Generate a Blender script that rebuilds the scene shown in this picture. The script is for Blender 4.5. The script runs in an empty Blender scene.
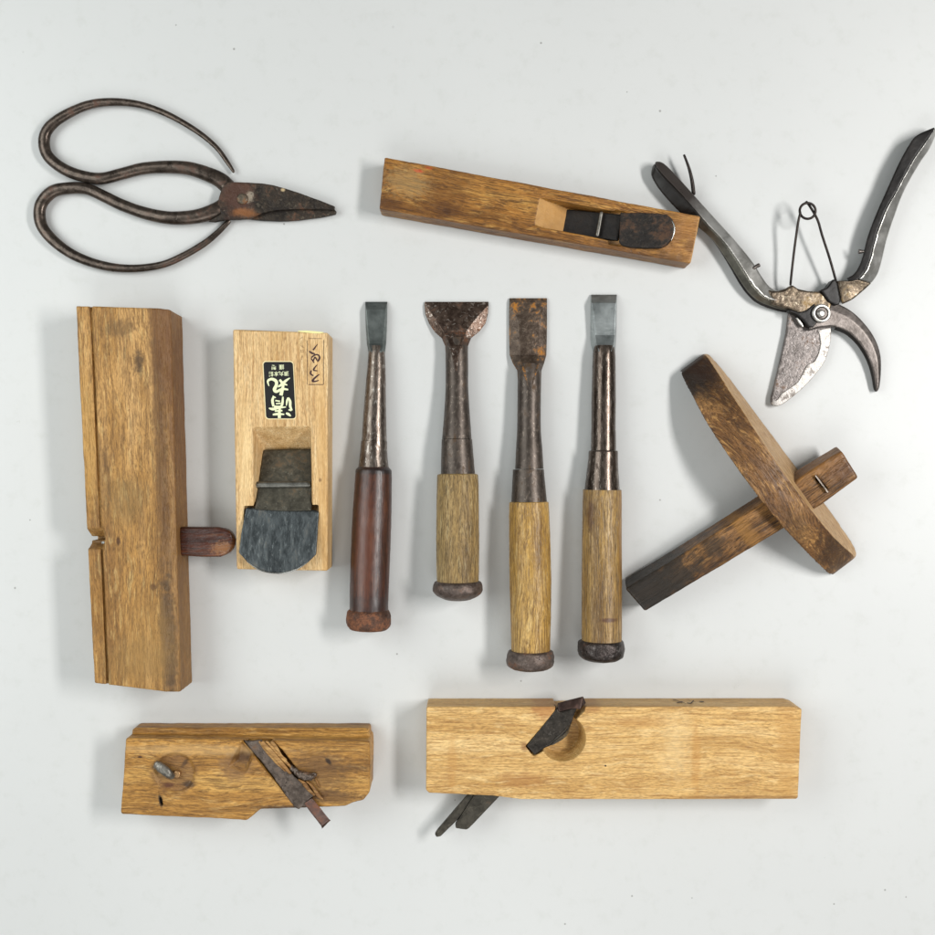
import bpy, bmesh, math, random
from mathutils import Vector, noise, Matrix
random.seed(7)
S = 0.0008            # metres per photo pixel at table level
H = 1050.0            # camera height in the same pixel units
CX = CY = 467.5
scene = bpy.context.scene
COL = scene.collection

# ------------------------------------------------------------------ helpers
def W(u, v, z=0.0):
    k = (H - z) / H
    return Vector(((u - CX) * k, (CY - v) * k, z))

def tag(o, label=None, cat=None, group=None, kind=None):
    if label: o['label'] = label
    if cat: o['category'] = cat
    if group: o['group'] = group
    if kind: o['kind'] = kind
    return o

class Thing:
    """Empty at the base of a tool, with a local frame in pixel units."""
    def __init__(self, name, u, v, deg, label, cat, group=None):
        self.o = W(u, v, 0); self.a = math.radians(deg)
        e = bpy.data.objects.new(name, None); COL.objects.link(e)
        e.empty_display_size = 0.02
        e.location = self.o * S; e.rotation_euler = (0, 0, self.a)
        tag(e, label, cat, group); self.e = e
        self.c, self.s = math.cos(-self.a), math.sin(-self.a)
    def L(self, u, v, z=0.0):
        p = W(u, v, z) - self.o
        return Vector((p.x * self.c - p.y * self.s, p.x * self.s + p.y * self.c, z))

def link(me, name, mat, parent, label=None):
    me.transform(Matrix.Scale(S, 4))
    o = bpy.data.objects.new(name, me); COL.objects.link(o)
    o.parent = parent.e if isinstance(parent, Thing) else parent
    if mat:
        me.materials.clear(); me.materials.append(mat)
    if label: o['label'] = label
    return o

def mesh_from(verts, faces, name='m', ang=35):
    me = bpy.data.meshes.new(name)
    me.from_pydata([tuple(v) for v in verts], [], faces)
    bm = bmesh.new(); bm.from_mesh(me)
    bmesh.ops.recalc_face_normals(bm, faces=bm.faces)
    bm.to_mesh(me); bm.free()
    me.shade_smooth()
    if ang is not None: me.set_sharp_from_angle(angle=math.radians(ang))
    return me

def frustum(bot, top):
    """closed solid between two polygons with the same number of corners"""
    n = len(bot)
    vs = list(bot) + list(top)
    fs = [tuple(range(n)), tuple(range(n, 2 * n))]
    for i in range(n):
        j = (i + 1) % n
        fs.append((i, j, n + j, n + i))
    return mesh_from(vs, fs)

def prism(pts, z0, z1):
    return frustum([Vector((p[0], p[1], z0)) for p in pts], [Vector((p[0], p[1], z1)) for p in pts])

def block(T, uv, z, z0=0.0):
    """straight sided block whose top outline is given at height z"""
    t = [T.L(u, v, z) for u, v in uv]
    return prism(t, z0, z)

def cr(p0, p1, p2, p3, t):
    return 0.5 * ((2 * p1) + (-p0 + p2) * t + (2 * p0 - 5 * p1 + 4 * p2 - p3) * t * t + (-p0 + 3 * p1 - 3 * p2 + p3) * t ** 3)

def smooth_list(L, sub):
    out = []
    n = len(L)
    for i in range(n - 1):
        a, b, c, d = L[max(i - 1, 0)], L[i], L[i + 1], L[min(i + 2, n - 1)]
        for k in range(sub):
            out.append(cr(a, b, c, d, k / sub))
    out.append(L[-1])
    return out

def loft(rings, sub=1, cap=True, ang=35):
    n = len(rings[0])
    if sub > 1:
        cols = [smooth_list([r[i] for r in rings], sub) for i in range(n)]
        rings = [[cols[i][k] for i in range(n)] for k in range(len(cols[0]))]
    vs = [v for r in rings for v in r]; fs = []
    for k in range(len(rings) - 1):
        for i in range(n):
            j = (i + 1) % n
            fs.append((k * n + i, k * n + j, (k + 1) * n + j, (k + 1) * n + i))
    if cap:
        fs.append(tuple(range(n))); fs.append(tuple((len(rings) - 1) * n + i for i in range(n)))
    return mesh_from(vs, fs, ang=ang)

def tube(path, rad, flat=1.0, seg=16, sub=6, ang=60, wob=0.0, seed=0):
    """round bar along a path of Vectors; rad = one radius or one per point"""
    if not isinstance(rad, (list, tuple)): rad = [rad] * len(path)
    P = smooth_list(path, sub); R = smooth_list([Vector((r, 0, 0)) for r in rad], sub)
    rings = []
    for i, p in enumerate(P):
        d = (P[min(i + 1, len(P) - 1)] - P[max(i - 1, 0)])
        d = d.normalized() if d.length > 1e-6 else Vector((0, 1, 0))
        up = Vector((0, 0, 1))
        if abs(d.dot(up)) > 0.9: up = Vector((0, 1, 0))
        sd = d.cross(up).normalized(); nz = sd.cross(d).normalized()
        r = R[i].x
        if wob: r *= 1 + wob * noise.noise(Vector((i * 0.35, seed, 0)))
        ends = 1.0
        if i == 0 or i == len(P) - 1: ends = 0.75
        rings.append([p + sd * (math.cos(2 * math.pi * k / seg) * r * ends) + nz * (math.sin(2 * math.pi * k / seg) * r * flat * ends) for k in range(seg)])
    return loft(rings, ang=ang)

def work(me, cutters=(), bevel=1.2, voxel=1.1, smooth=2, amp=0.3, seed=0, ang=None, wl=(26.0, 7.0), segs=2):
    """bevel, cut, voxel-remesh and wear a solid so it reads as an old hand-worked piece"""
    o = bpy.data.objects.new('tmp', me); COL.objects.link(o)
    dead = [o]
    if bevel:
        b = o.modifiers.new('b', 'BEVEL'); b.width = bevel; b.segments = segs; b.limit_method = 'ANGLE'; b.angle_limit = math.radians(25)
    for c in cutters:
        co = bpy.data.objects.new('cut', c); COL.objects.link(co); dead.append(co)
        q = o.modifiers.new('q', 'BOOLEAN'); q.operation = 'DIFFERENCE'; q.solver = 'EXACT'; q.object = co
    if voxel:
        r = o.modifiers.new('r', 'REMESH'); r.mode = 'VOXEL'; r.voxel_size = voxel
        if smooth:
            s = o.modifiers.new('s', 'SMOOTH'); s.iterations = smooth; s.factor = 0.5
    dg = bpy.context.evaluated_depsgraph_get(); dg.update()
    out = bpy.data.meshes.new_from_object(o.evaluated_get(dg))
    for d in dead:
        m = d.data; bpy.data.objects.remove(d); bpy.data.meshes.remove(m)
    if voxel and amp:
        off = Vector((seed * 17.3, seed * 5.1, seed * 3.7))
        nr = [v.normal.copy() for v in out.vertices]
        for v, n in zip(out.vertices, nr):
            a = noise.noise(v.co / wl[0] + off) * amp + noise.noise(v.co / wl[1] + off) * amp * 0.55
            v.co += n * a
    out.shade_smooth()
    if ang or not voxel: out.set_sharp_from_angle(angle=math.radians(ang or 30))
    return out

def join(a, b):
    bm = bmesh.new(); bm.from_mesh(a); bm.from_mesh(b)
    m = bpy.data.meshes.new('j'); bm.to_mesh(m); bm.free()
    return m

def ribbon(T, strokes, z, wscale=1.0):
    """brush strokes lying on a surface: [(u,v,w),...] lists"""
    vs = []; fs = []
    for st in strokes:
        pts = smooth_list([Vector((u, v, w)) for u, v, w in st], 5)
        base = len(vs)
        for i, p in enumerate(pts):
            a = pts[max(i - 1, 0)]; b = pts[min(i + 1, len(pts) - 1)]
            d = Vector((b.x - a.x, b.y - a.y)); d = d.normalized() if d.length > 1e-6 else Vector((1, 0))
            n = Vector((-d.y, d.x)); w = max(p.z, 0.05) * wscale * 0.5
            vs.append(T.L(p.x + n.x * w, p.y + n.y * w, z)); vs.append(T.L(p.x - n.x * w, p.y - n.y * w, z))
        for i in range(len(pts) - 1):
            q = base + 2 * i
            fs.append((q, q + 1, q + 3, q + 2))
        z += 0.012
    me = bpy.data.meshes.new('ink'); me.from_pydata([tuple(v) for v in vs], [], fs)
    return me

# ------------------------------------------------------------------ materials
def lin(c):
    if isinstance(c, str):
        c = c.lstrip('#'); c = [int(c[i:i + 2], 16) / 255 for i in (0, 2, 4)]
        c = [x / 12.92 if x <= 0.04045 else ((x + 0.055) / 1.055) ** 2.4 for x in c]
    return (*c[:3], 1.0)

class NT:
    def __init__(self, name):
        self.m = bpy.data.materials.new(name); self.m.use_nodes = True
        self.t = self.m.node_tree; self.t.nodes.clear()
        self.out = self.t.nodes.new('ShaderNodeOutputMaterial')
        self.b = self.t.nodes.new('ShaderNodeBsdfPrincipled')
        self.t.links.new(self.b.outputs[0], self.out.inputs[0])
        tc = self.t.nodes.new('ShaderNodeTexCoord')
        self.px = self.vscale(tc.outputs['Object'], (1 / S,) * 3)
        sp = self.t.nodes.new('ShaderNodeSeparateXYZ'); self.t.links.new(self.px, sp.inputs[0])
        self.x, self.y, self.z = sp.outputs
    def set(self, sock, val):
        if isinstance(val, bpy.types.NodeSocket): self.t.links.new(val, sock)
        elif isinstance(val, (int, float)) and sock.type == 'RGBA': sock.default_value = (val, val, val, 1)
        else: sock.default_value = val
    def vscale(self, v, s, off=(0, 0, 0)):
        n = self.t.nodes.new('ShaderNodeMapping'); self.t.links.new(v, n.inputs[0])
        n.inputs['Scale'].default_value = s; n.inputs['Location'].default_value = off
        return n.outputs[0]
    def math(self, op, a, b=0.0, c=None, clamp=False):
        n = self.t.nodes.new('ShaderNodeMath'); n.operation = op; n.use_clamp = clamp
        self.set(n.inputs[0], a); self.set(n.inputs[1], b)
        if c is not None: self.set(n.inputs[2], c)
        return n.outputs[0]
    def comb(self, x, y, z):
        n = self.t.nodes.new('ShaderNodeCombineXYZ')
        for i, q in enumerate((x, y, z)): self.set(n.inputs[i], q)
        return n.outputs[0]
    def noise(self, vec, scale=1.0, detail=4, rough=0.55, dist=0.0):
        n = self.t.nodes.new('ShaderNodeTexNoise'); self.set(n.inputs['Vector'], vec)
        n.inputs['Scale'].default_value = scale; n.inputs['Detail'].default_value = detail
        n.inputs['Roughness'].default_value = rough; n.inputs['Distortion'].default_value = dist
        return n.outputs[0]
    def voro(self, vec, scale=1.0, feat='F1'):
        n = self.t.nodes.new('ShaderNodeTexVoronoi'); self.set(n.inputs['Vector'], vec); n.feature = feat
        n.inputs['Scale'].default_value = scale
        return n.outputs['Distance']
    def step(self, v, a, b):
        """smooth 0..1 as v goes a..b"""
        n = self.t.nodes.new('ShaderNodeMapRange'); n.interpolation_type = 'SMOOTHSTEP'
        self.set(n.inputs[0], v); n.inputs[1].default_value = a; n.inputs[2].default_value = b
        return n.outputs[0]
    def ramp(self, v, stops):
        n = self.t.nodes.new('ShaderNodeValToRGB'); self.set(n.inputs[0], v)
        e = n.color_ramp.elements
        while len(e) < len(stops): e.new(0.5)
        for i, (p, c) in enumerate(stops): e[i].position = p; e[i].color = lin(c)
        return n.outputs[0]
    def mix(self, f, a, b, mode='MIX'):
        n = self.t.nodes.new('ShaderNodeMix'); n.data_type = 'RGBA'; n.blend_type = mode
        self.set(n.inputs[0], f); self.set(n.inputs[6], a); self.set(n.inputs[7], b)
        return n.outputs[2]
    def bump(self, h, strength=0.3, dist=1.0, prev=None):
        n = self.t.nodes.new('ShaderNodeBump'); n.inputs['Strength'].default_value = strength
        n.inputs['Distance'].default_value = dist * S; self.set(n.inputs['Height'], h)
        if prev is not None: self.t.links.new(prev, n.inputs['Normal'])
        return n.outputs[0]
    def spot(self, cx, cy, rx, ry, soft=0.5, rag=0.35, rot=0.0, sc=0.15):
        """ragged elliptical mask at a local place (px)"""
        dx = self.math('SUBTRACT', self.x, cx); dy = self.math('SUBTRACT', self.y, cy)
        if rot:
            c, s = math.cos(math.radians(rot)), math.sin(math.radians(rot))
            ex = self.math('ADD', self.math('MULTIPLY', dx, c), self.math('MULTIPLY', dy, s))
            ey = self.math('SUBTRACT', self.math('MULTIPLY', dy, c), self.math('MULTIPLY', dx, s))
            dx, dy = ex, ey
        dx = self.math('DIVIDE', dx, rx); dy = self.math('DIVIDE', dy, ry)
        d = self.math('SQRT', self.math('ADD', self.math('MULTIPLY', dx, dx), self.math('MULTIPLY', dy, dy)))
        nz = self.noise(self.px, sc, 3, 0.6)
        d = self.math('ADD', d, self.math('MULTIPLY', self.math('SUBTRACT', nz, 0.5), rag * 3))
        return self.math('SUBTRACT', 1.0, self.step(d, 1 - soft, 1 + soft))

def wood(name, cols, axis='x', seed=0.0, pores=0.5, pore_col='#3a2412', rays=0.3, ray_col=None, grime=0.3, grime_col='#3b2a18',
         spots=(), rough=0.5, bump=0.35, wavy=1.0, freq=1.0, spec=0.4, lines=(), pore_len=1.0, broad=1.0, face=None, ramp=None):
    N = NT(name)
    a, b = (N.x, N.y) if axis == 'x' else (N.y, N.x)
    base = N.comb(N.math('ADD', a, seed * 313.7), N.math('ADD', b, seed * 71.3), N.math('ADD', N.z, seed * 19.1))
    warp = N.math('MULTIPLY', N.math('SUBTRACT', N.noise(N.vscale(base, (0.008, 0.02, 0.02)), 1, 2), 0.5), 14 * wavy)
    sp = N.t.nodes.new('ShaderNodeSeparateXYZ'); N.t.links.new(base, sp.inputs[0])
    g = N.comb(sp.outputs[0], N.math('ADD', sp.outputs[1], warp), N.math('ADD', sp.outputs[2], warp))
    tone = N.noise(N.vscale(g, (0.005, 0.05 * freq, 0.05 * freq)), 1, 5, 0.6)
    col = N.ramp(tone, [(0.28, cols[0]), (0.5, cols[1]), (0.72, cols[2])])
    fine = N.noise(N.vscale(g, (0.02, 0.42 * freq, 0.42 * freq)), 1, 4, 0.65)
    col = N.mix(N.math('MULTIPLY', N.step(fine, 0.42, 0.66), 0.6), col, N.mix(0.5, cols3(cols[0]), lin(pore_col)))
    # growth lines
    if rays:
        r = N.noise(N.vscale(g, (0.045, 0.28, 0.28), (11, 3, 5)), 1, 3, 0.6)
        col = N.mix(N.math('MULTIPLY', N.step(r, 0.54, 0.68), rays), col, lin(ray_col or cols[2]))
    p = N.noise(N.vscale(g, (0.05 / pore_len, 0.85, 0.85), (3, 7, 1)), 1, 3, 0.6)
    pm = N.step(p, 0.55, 0.62)
    p2 = N.noise(N.vscale(g, (0.028 / pore_len, 0.5, 0.5), (9, 17, 2)), 1, 2, 0.5)
    pm2 = N.step(p2, 0.58, 0.66)
    pm = N.math('MAXIMUM', pm, pm2)
    gn = N.t.nodes.new('ShaderNodeTexCoord'); sn = N.t.nodes.new('ShaderNodeSeparateXYZ'); N.t.links.new(gn.outputs['Normal'], sn.inputs[0])
    endg = N.step(N.math('ABSOLUTE', sn.outputs[0 if axis == 'x' else 1]), 0.3, 0.65)
    pm = N.math('MULTIPLY', pm, N.math('SUBTRACT', 1.0, endg))
    col = N.mix(N.math('MULTIPLY', pm, min(1, pores * 1.0)), col, lin(pore_col))
    bl = N.noise(N.vscale(base, (0.012, 0.03, 0.03), (5, 5, 5)), 1, 4, 0.65)
    col = N.mix(N.math('MULTIPLY', N.step(bl, 0.5, 0.75), grime), col, lin(grime_col))
    mot = N.noise(base, 0.09, 4, 0.7)
    col = N.mix(N.math('MULTIPLY', N.step(mot, 0.5, 0.85), 0.25 * broad), col, lin(cols[0]))
    fleck = N.noise(base, 0.55, 2, 0.6)
    col = N.mix(N.math('MULTIPLY', N.step(fleck, 0.68, 0.78), 0.5 * pores), col, lin(pore_col))
    mic = N.noise(N.vscale(g, (0.22, 1.25, 1.25), (1, 2, 3)), 1, 2, 0.6)
    col = N.mix(1.0, col, N.ramp(mic, [(0.32, (0.66, 0.64, 0.6)), (0.5, (0.97, 0.97, 0.97)), (0.7, (1.16, 1.16, 1.14))]), 'MULTIPLY')
    ge = N.t.nodes.new('ShaderNodeNewGeometry')
    ed = N.math('MULTIPLY', N.step(ge.outputs['Pointiness'], 0.525, 0.575), N.step(mot, 0.38, 0.6))
    col = N.mix(N.math('MULTIPLY', ed, 0.55 if grime > 0.12 else 0.2), col, lin(grime_col))
    for s in spots:
        cx, cy, rx, ry, c, st = s[:6]
        kw = s[6] if len(s) > 6 else {}
        col = N.mix(N.math('MULTIPLY', N.spot(cx, cy, rx, ry, **kw), st), col, lin(c))
    if ramp:
        rmk = N.math('MULTIPLY', N.step(sn.outputs[0 if axis == 'x' else 1], 0.35, 0.6), N.step(sn.outputs[2], 0.15, 0.35))
        col = N.mix(N.math('MULTIPLY', rmk, 0.9), col, N.mix(mot, lin(ramp[0]), lin(ramp[1])))
    if face:
        fm = N.step(N.math('ADD', sn.outputs[1], N.math('MULTIPLY', N.math('SUBTRACT', mot, 0.5), 0.5)), 0.35, 0.6)
        col = N.mix(N.math('MULTIPLY', fm, 0.85), col, N.mix(N.step(fine, 0.3, 0.7), lin(face[0]), lin(face[1])))
    N.set(N.b.inputs['Base Color'], col)
    rr = N.math('ADD', rough - 0.1, N.math('MULTIPLY', mot, 0.25))
    N.set(N.b.inputs['Roughness'], rr)
    N.b.inputs['Specular IOR Level'].default_value = spec
    h = N.math('SUBTRACT', N.math('MULTIPLY', fine, -0.6), N.math('MULTIPLY', pm, 0.7))
    h = N.math('ADD', h, N.math('MULTIPLY', mot, 0.8))
    N.t.links.new(N.bump(h, bump, 1.0), N.b.inputs['Normal'])
    return N.m

def cols3(c): return lin(c)

def metal(name, base, base2, rust='#5a2c14', rust2='#8a4a1e', amount=0.5, rough=0.45, metallic=0.8, pit=0.4, scale=1.0, stretch=(1, 1, 1), spots=(), seed=0.0, bright=None, bright_amt=0.0, rust_metal=0.1):
    N = NT(name)
    v = N.vscale(N.px, stretch, (seed * 37, seed * 11, seed * 5))
    n1 = N.noise(v, 0.045 * scale, 4, 0.6)
    n2 = N.noise(v, 0.16 * scale, 4, 0.6, 0.4)
    n3 = N.noise(v, 0.6 * scale, 2, 0.5)
    col = N.mix(N.step(N.math('ADD', N.math('MULTIPLY', n1, 0.5), N.math('MULTIPLY', n2, 0.5)), 0.38, 0.62), lin(base), lin(base2))
    th = 0.78 - 0.5 * amount
    mixn = N.math('ADD', N.math('MULTIPLY', n1, 0.5), N.math('ADD', N.math('MULTIPLY', n2, 0.38), N.math('MULTIPLY', n3, 0.12)))
    rm = N.step(mixn, th - 0.05, th + 0.07)
    rc = N.mix(N.step(N.math('ADD', N.math('MULTIPLY', n2, 0.6), N.math('MULTIPLY', n3, 0.4)), 0.4, 0.6), lin(rust), lin(rust2))
    if bright:
        bm_ = N.math('MULTIPLY', N.step(N.noise(v, 0.28 * scale, 4, 0.65, 0.8), 0.56, 0.68), bright_amt)
        col = N.mix(bm_, col, lin(bright))
    col = N.mix(rm, col, rc)
    dk = N.math('MULTIPLY', N.step(N.noise(v, 0.5 * scale, 2, 0.5), 0.66, 0.74), min(0.7, pit * 1.2))
    col = N.mix(dk, col, lin('#15100d'))
    met = N.math('SUBTRACT', metallic, N.math('MULTIPLY', rm, metallic - rust_metal))
    ro = N.math('ADD', rough - 0.1, N.math('MULTIPLY', n2, 0.2))
    ro = N.math('ADD', ro, N.math('MULTIPLY', rm, 0.2), clamp=True)
    for s in spots:
        cx, cy, rx, ry, c, st = s[:6]; kw = s[6] if len(s) > 6 else {}
        m_ = N.math('MULTIPLY', N.spot(cx, cy, rx, ry, **kw), st)
        col = N.mix(m_, col, lin(c)); met = N.math('MULTIPLY', met, N.math('SUBTRACT', 1, N.math('MULTIPLY', m_, 0.7)))
    N.set(N.b.inputs['Base Color'], col); N.set(N.b.inputs['Metallic'], met); N.set(N.b.inputs['Roughness'], ro)
    h = N.math('ADD', N.math('MULTIPLY', n2, 1.2), N.math('MULTIPLY', n3, 0.22))
    h = N.math('SUBTRACT', h, N.math('MULTIPLY', dk, 0.5))
    N.t.links.new(N.bump(h, pit, 1.2), N.b.inputs['Normal'])
    return N.m

def plain(name, c, rough=0.6, metallic=0.0, var=0.15, sc=0.3):
    N = NT(name)
    n = N.noise(N.px, sc, 4, 0.6)
    c1 = lin(c); dark = tuple(x * (1 - var) for x in c1[:3]) + (1,)
    N.set(N.b.inputs['Base Color'], N.mix(n, dark, c1))
    N.b.inputs['Roughness'].default_value = rough; N.b.inputs['Metallic'].default_value = metallic
    N.t.links.new(N.bump(n, 0.15), N.b.inputs['Normal'])
    return N.m

# ------------------------------------------------------------------ tabletop
N = NT('white_laminate')
n1 = N.noise(N.px, 0.004, 3, 0.5); n2 = N.noise(N.px, 0.05, 5, 0.7)
c = N.mix(n1, lin('#c4c5c4'), lin('#cccdcc'))
c = N.mix(N.math('MULTIPLY', N.step(n2, 0.5, 0.75), 0.2), c, lin('#aeb0a9'))
vo = N.t.nodes.new('ShaderNodeTexVoronoi'); N.set(vo.inputs['Vector'], N.px); vo.inputs['Scale'].default_value = 0.021
rad = N.math('MULTIPLY', N.step(N.math('FRACT', N.math('MULTIPLY', vo.outputs['Color'], 7.31)), 0.45, 1.0), 0.03)
sp = N.math('LESS_THAN', vo.outputs['Distance'], rad)
c = N.mix(N.math('MULTIPLY', sp, 0.12), c, lin('#6b675e'))
mk = N.noise(N.vscale(N.px, (1, 1, 1), (40, 9, 0)), 0.16, 2, 0.5, 1.5)
c = N.mix(N.math('MULTIPLY', N.step(mk, 0.76, 0.82), 0.35), c, lin('#b0b0a8'))
for du, dv, dr in [(541, 43, 1.1), (660, 111, 1.2), (234, 49, 1.2), (176, 25, 0.8), (15, 588, 1.1), (397, 654, 1.0), (716, 176, 0.8), (284, 224, 1.0), (632, 896, 1.0), (692, 898, 0.7), (834, 904, 0.9), (885, 890, 1.0), (906, 897, 0.8), (565, 924, 1.0), (660, 500, 0.9), (521, 681, 0.9), (455, 800, 0.7), (30, 520, 0.8), (97, 345, 0.7), (627, 92, 0.7)]:
    pw_ = W(du, dv); ddx = N.math('SUBTRACT', N.x, pw_.x); ddy = N.math('SUBTRACT', N.y, pw_.y)
    dd = N.math('ADD', N.math('MULTIPLY', ddx, ddx), N.math('MULTIPLY', ddy, ddy))
    c = N.mix(N.math('MULTIPLY', N.math('SUBTRACT', 1, N.step(dd, dr * dr * 0.3, dr * dr * 1.5)), 0.55), c, lin('#5a564e'))
N.set(N.b.inputs['Base Color'], c); N.b.inputs['Roughness'].default_value = 0.42; N.b.inputs['Specular IOR Level'].default_value = 0.35
N.t.links.new(N.bump(N.noise(N.px, 0.25, 4, 0.6), 0.04), N.b.inputs['Normal'])
me = prism([(-1300, -1300), (1300, -1300), (1300, 1300), (-1300, 1300)], -30, 0)
tb = link(me, 'tabletop', N.m, None); tag(tb, 'smooth off-white laminate tabletop under all the tools', kind='structure')

# ------------------------------------------------------------------ 1 garden scissors
T = Thing('garden_scissors', 185, 190, -4, 'black iron bonsai scissors with two big loop handles and rusty pivot', 'scissors')
iron = metal('black_iron', '#3a322c', '#5a4f47', '#3c2820', '#5a4034', 0.38, 0.3, 0.75, 0.22, stretch=(1, 1, 1), bright='#8c8276', bright_amt=0.2, rust_metal=0.5)
irust = metal('rusty_black_iron', '#211b17', '#3c332a', '#402619', '#5e3d28', 0.4, 0.5, 0.5, 0.55, seed=2, bright='#8a7f6c', bright_amt=0.3,
              spots=[(T.L(240, 199)[0], T.L(240, 199)[1], 15, 20, '#523021', 0.65, dict(rag=0.5)), (T.L(285, 193)[0], T.L(285, 193)[1], 2, 1.6, '#b9a27c', 0.9, dict(rag=0.1)),
                     (T.L(252, 200)[0], T.L(252, 200)[1], 3.5, 5, '#a09482', 0.7, dict(rag=0.8, sc=0.5)),
                     (T.L(247, 216)[0], T.L(247, 216)[1], 12, 4, '#8a5526', 0.7, dict(rag=0.5))])
irust2 = irust
up = [(234, 172.5, 1.5, 6), (228, 163, 2.3, 6), (216, 147, 2.6, 7), (196.5, 131, 2.9, 8), (168, 114.6, 3.2, 8), (140, 104.7, 3.6, 8), (112, 102, 4.2, 8), (87, 105.4, 4.7, 8), (62, 117, 5.4, 8), (48, 129, 5.8, 8), (44, 142, 6.0, 8),
      (48, 156, 6.0, 8), (62, 168, 6.0, 9), (80, 175.5, 6.1, 9), (101, 178.6, 6.2, 9), (122, 173.8, 6.2, 8), (143.5, 168.5, 6.3, 8), (168, 167, 6.7, 8), (189, 168.5, 7.2, 8), (207, 174, 7.8, 7), (220, 180, 8.3, 5.5), (229, 188, 8.6, 4)]
lo = [(229.5, 220.5, 2.6, 6), (217.7, 232.5, 3.1, 6), (203.5, 244, 3.5, 7), (182, 256.5, 3.7, 8), (161, 265, 3.8, 8), (133, 268.5, 4.1, 8), (105, 266, 4.7, 8), (76.5, 256.5, 5.2, 8), (55, 242, 5.7, 8), (41.5, 225, 6.1, 8), (40.5, 206, 6.4, 8), (52, 192, 6.6, 8),
      (69, 188.2, 6.3, 8), (87, 189, 6.1, 8), (105, 196.8, 6.1, 8), (122, 205, 6.2, 8), (147, 213.7, 6.5, 9), (172, 218, 7.0, 10), (196.5, 216.5, 7.5, 10), (213, 211.5, 8, 9), (222, 207, 8.3, 7), (229, 202, 8.2, 5)]
for pth, sd in ((up, 1), (lo, 2)):
    me = tube([T.L(u, v, z - 1.3) for u, v, r, z in pth], [r * 0.94 for u, v, r, z in pth], flat=0.8, seg=20, sub=6, wob=0.03, seed=sd)
    link(me, 'handle', iron, T)
# lower blade (joined to the upper handle), then the upper blade over it
lowb = [(226, 188), (238, 203), (246, 218.5), (262, 220.3), (281, 221), (300, 220), (320, 217.2), (335.5, 214), (336.5, 211), (332, 208), (300, 202), (262, 196), (240, 186)]
me = work(block(T, lowb, 7, 2), bevel=0.8, voxel=0.8, amp=0.25, seed=3, smooth=2)
bl = link(me, 'blade', irust, T)
uppb = [(207, 221.5), (214, 217.5), (221.5, 213.5), (217, 208), (218.6, 198), (221.5, 188), (227, 182.4), (236, 181.8), (249.5, 182.2), (262, 183.2), (274, 185), (287, 188.5), (299, 192.6), (311, 197), (320, 200.2), (335, 206.2), (334, 208.8), (335, 209.4), (300, 208.8), (276, 210.2), (262, 213), (250, 218.4), (240, 219.4), (226, 219.4), (214, 222)]
me = work(block(T, uppb, 12, 7.2), bevel=1.6, voxel=0.8, amp=0.35, seed=4, smooth=3, segs=3)
link(me, 'blade', irust, T)
me = work(prism([(T.L(242.5, 198.8, 13)[0] + 5.6 * math.cos(i * math.pi / 12), T.L(242.5, 198.8, 13)[1] + 5.6 * math.sin(i * math.pi / 12)) for i in range(24)], 9, 14), bevel=1.8, voxel=0.6, amp=0.3, seed=5, segs=3)
link(me, 'pivot_rivet', metal('rivet_iron', '#3a332b', '#6b6252', '#5a3320', '#7a5230', 0.5, 0.5, 0.5, 0.6, bright='#b0a690', bright_amt=0.4), T)

# ------------------------------------------------------------------ 2 narrow bench plane, upper middle
T = Thing('smoothing_plane', 540, 212, -10.6, 'narrow dark oiled wooden plane lying diagonally with short rusty iron and steel pin', 'hand plane')
zt = 28
def P(u, v): q = T.L(u, v, zt); return q[0], q[1]
wm = wood('oiled_oak', ('#6a4318', '#9c6a2e', '#c4924a'), 'x', 1.0, 0.6, '#3a220d', 0.5, '#c79a54', 0.4, '#4a2b12', rough=0.42, bump=0.5, wavy=2.2, freq=0.9, ramp=('#a87a40', '#d0a468'),
          spots=[(*P(447, 211), 4, 3.2, '#24140a', 0.95, dict(rag=0.3, sc=0.3)), (*P(447, 210), 14, 9, '#4a2c14', 0.55), (*P(443, 195), 22, 22, '#553315', 0.45), (*P(478, 214), 30, 5, '#51300f', 0.4), (*P(386, 203), 15, 8, '#3f2412', 0.6), (*P(400, 206), 40, 4, '#4a2a10', 0.5),
                 (*P(418.5, 171), 4.5, 1.5, '#b5391c', 0.85, dict(rag=0.5, sc=0.5)), (*P(429, 168), 4, 1.3, '#b04a22', 0.6, dict(rag=0.5, sc=0.5)), (*P(408, 183), 20, 14, '#b59a68', 0.35, dict(sc=0.3, rag=0.6)),
                 (*P(684, 240), 22, 40, '#a97843', 0.45), (*P(630, 250), 30, 8, '#4e3018', 0.5), (*P(672, 258), 16, 5, '#3a2413', 0.5), (*P(690, 247), 6, 6, '#4e3018', 0.4)])
body = block(T, [(384.5, 156.8), (700.6, 216), (690.9, 263.5), (379.2, 208.8)], zt)
a0, a1 = T.L(538.6, 201.4, zt), T.L(534.4, 223.8, zt)
b0, b1 = T.L(622, 210.6, zt), T.L(618.4, 241, zt)
ym, yM = (a1.y + b1.y) / 2, (a0.y + b0.y) / 2
xa = (a0.x + a1.x) / 2; xb = (b0.x + b1.x) / 2
def wedge_cut(xa, xb, y0, y1, zt, slopeA, slopeB, depth, y0b=None, y1b=None):
    r = []
    for z in (zt + 6, zt - depth):
        d = zt - z
        r.append([Vector((xa + slopeA * d, y0, z)), Vector((xb - slopeB * d, y0b if y0b is not None else y0, z)), Vector((xb - slopeB * d, y1b if y1b is not None else y1, z)), Vector((xa + slopeA * d, y1, z))])
    return frustum(r[0], r[1])
cut = wedge_cut(xa, xb + 4, ym - 1, yM + 1, zt, 1.45, 1.6, 23)
ch1 = T.L(621, 211, zt); ch2 = T.L(657, 247, zt)
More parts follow.
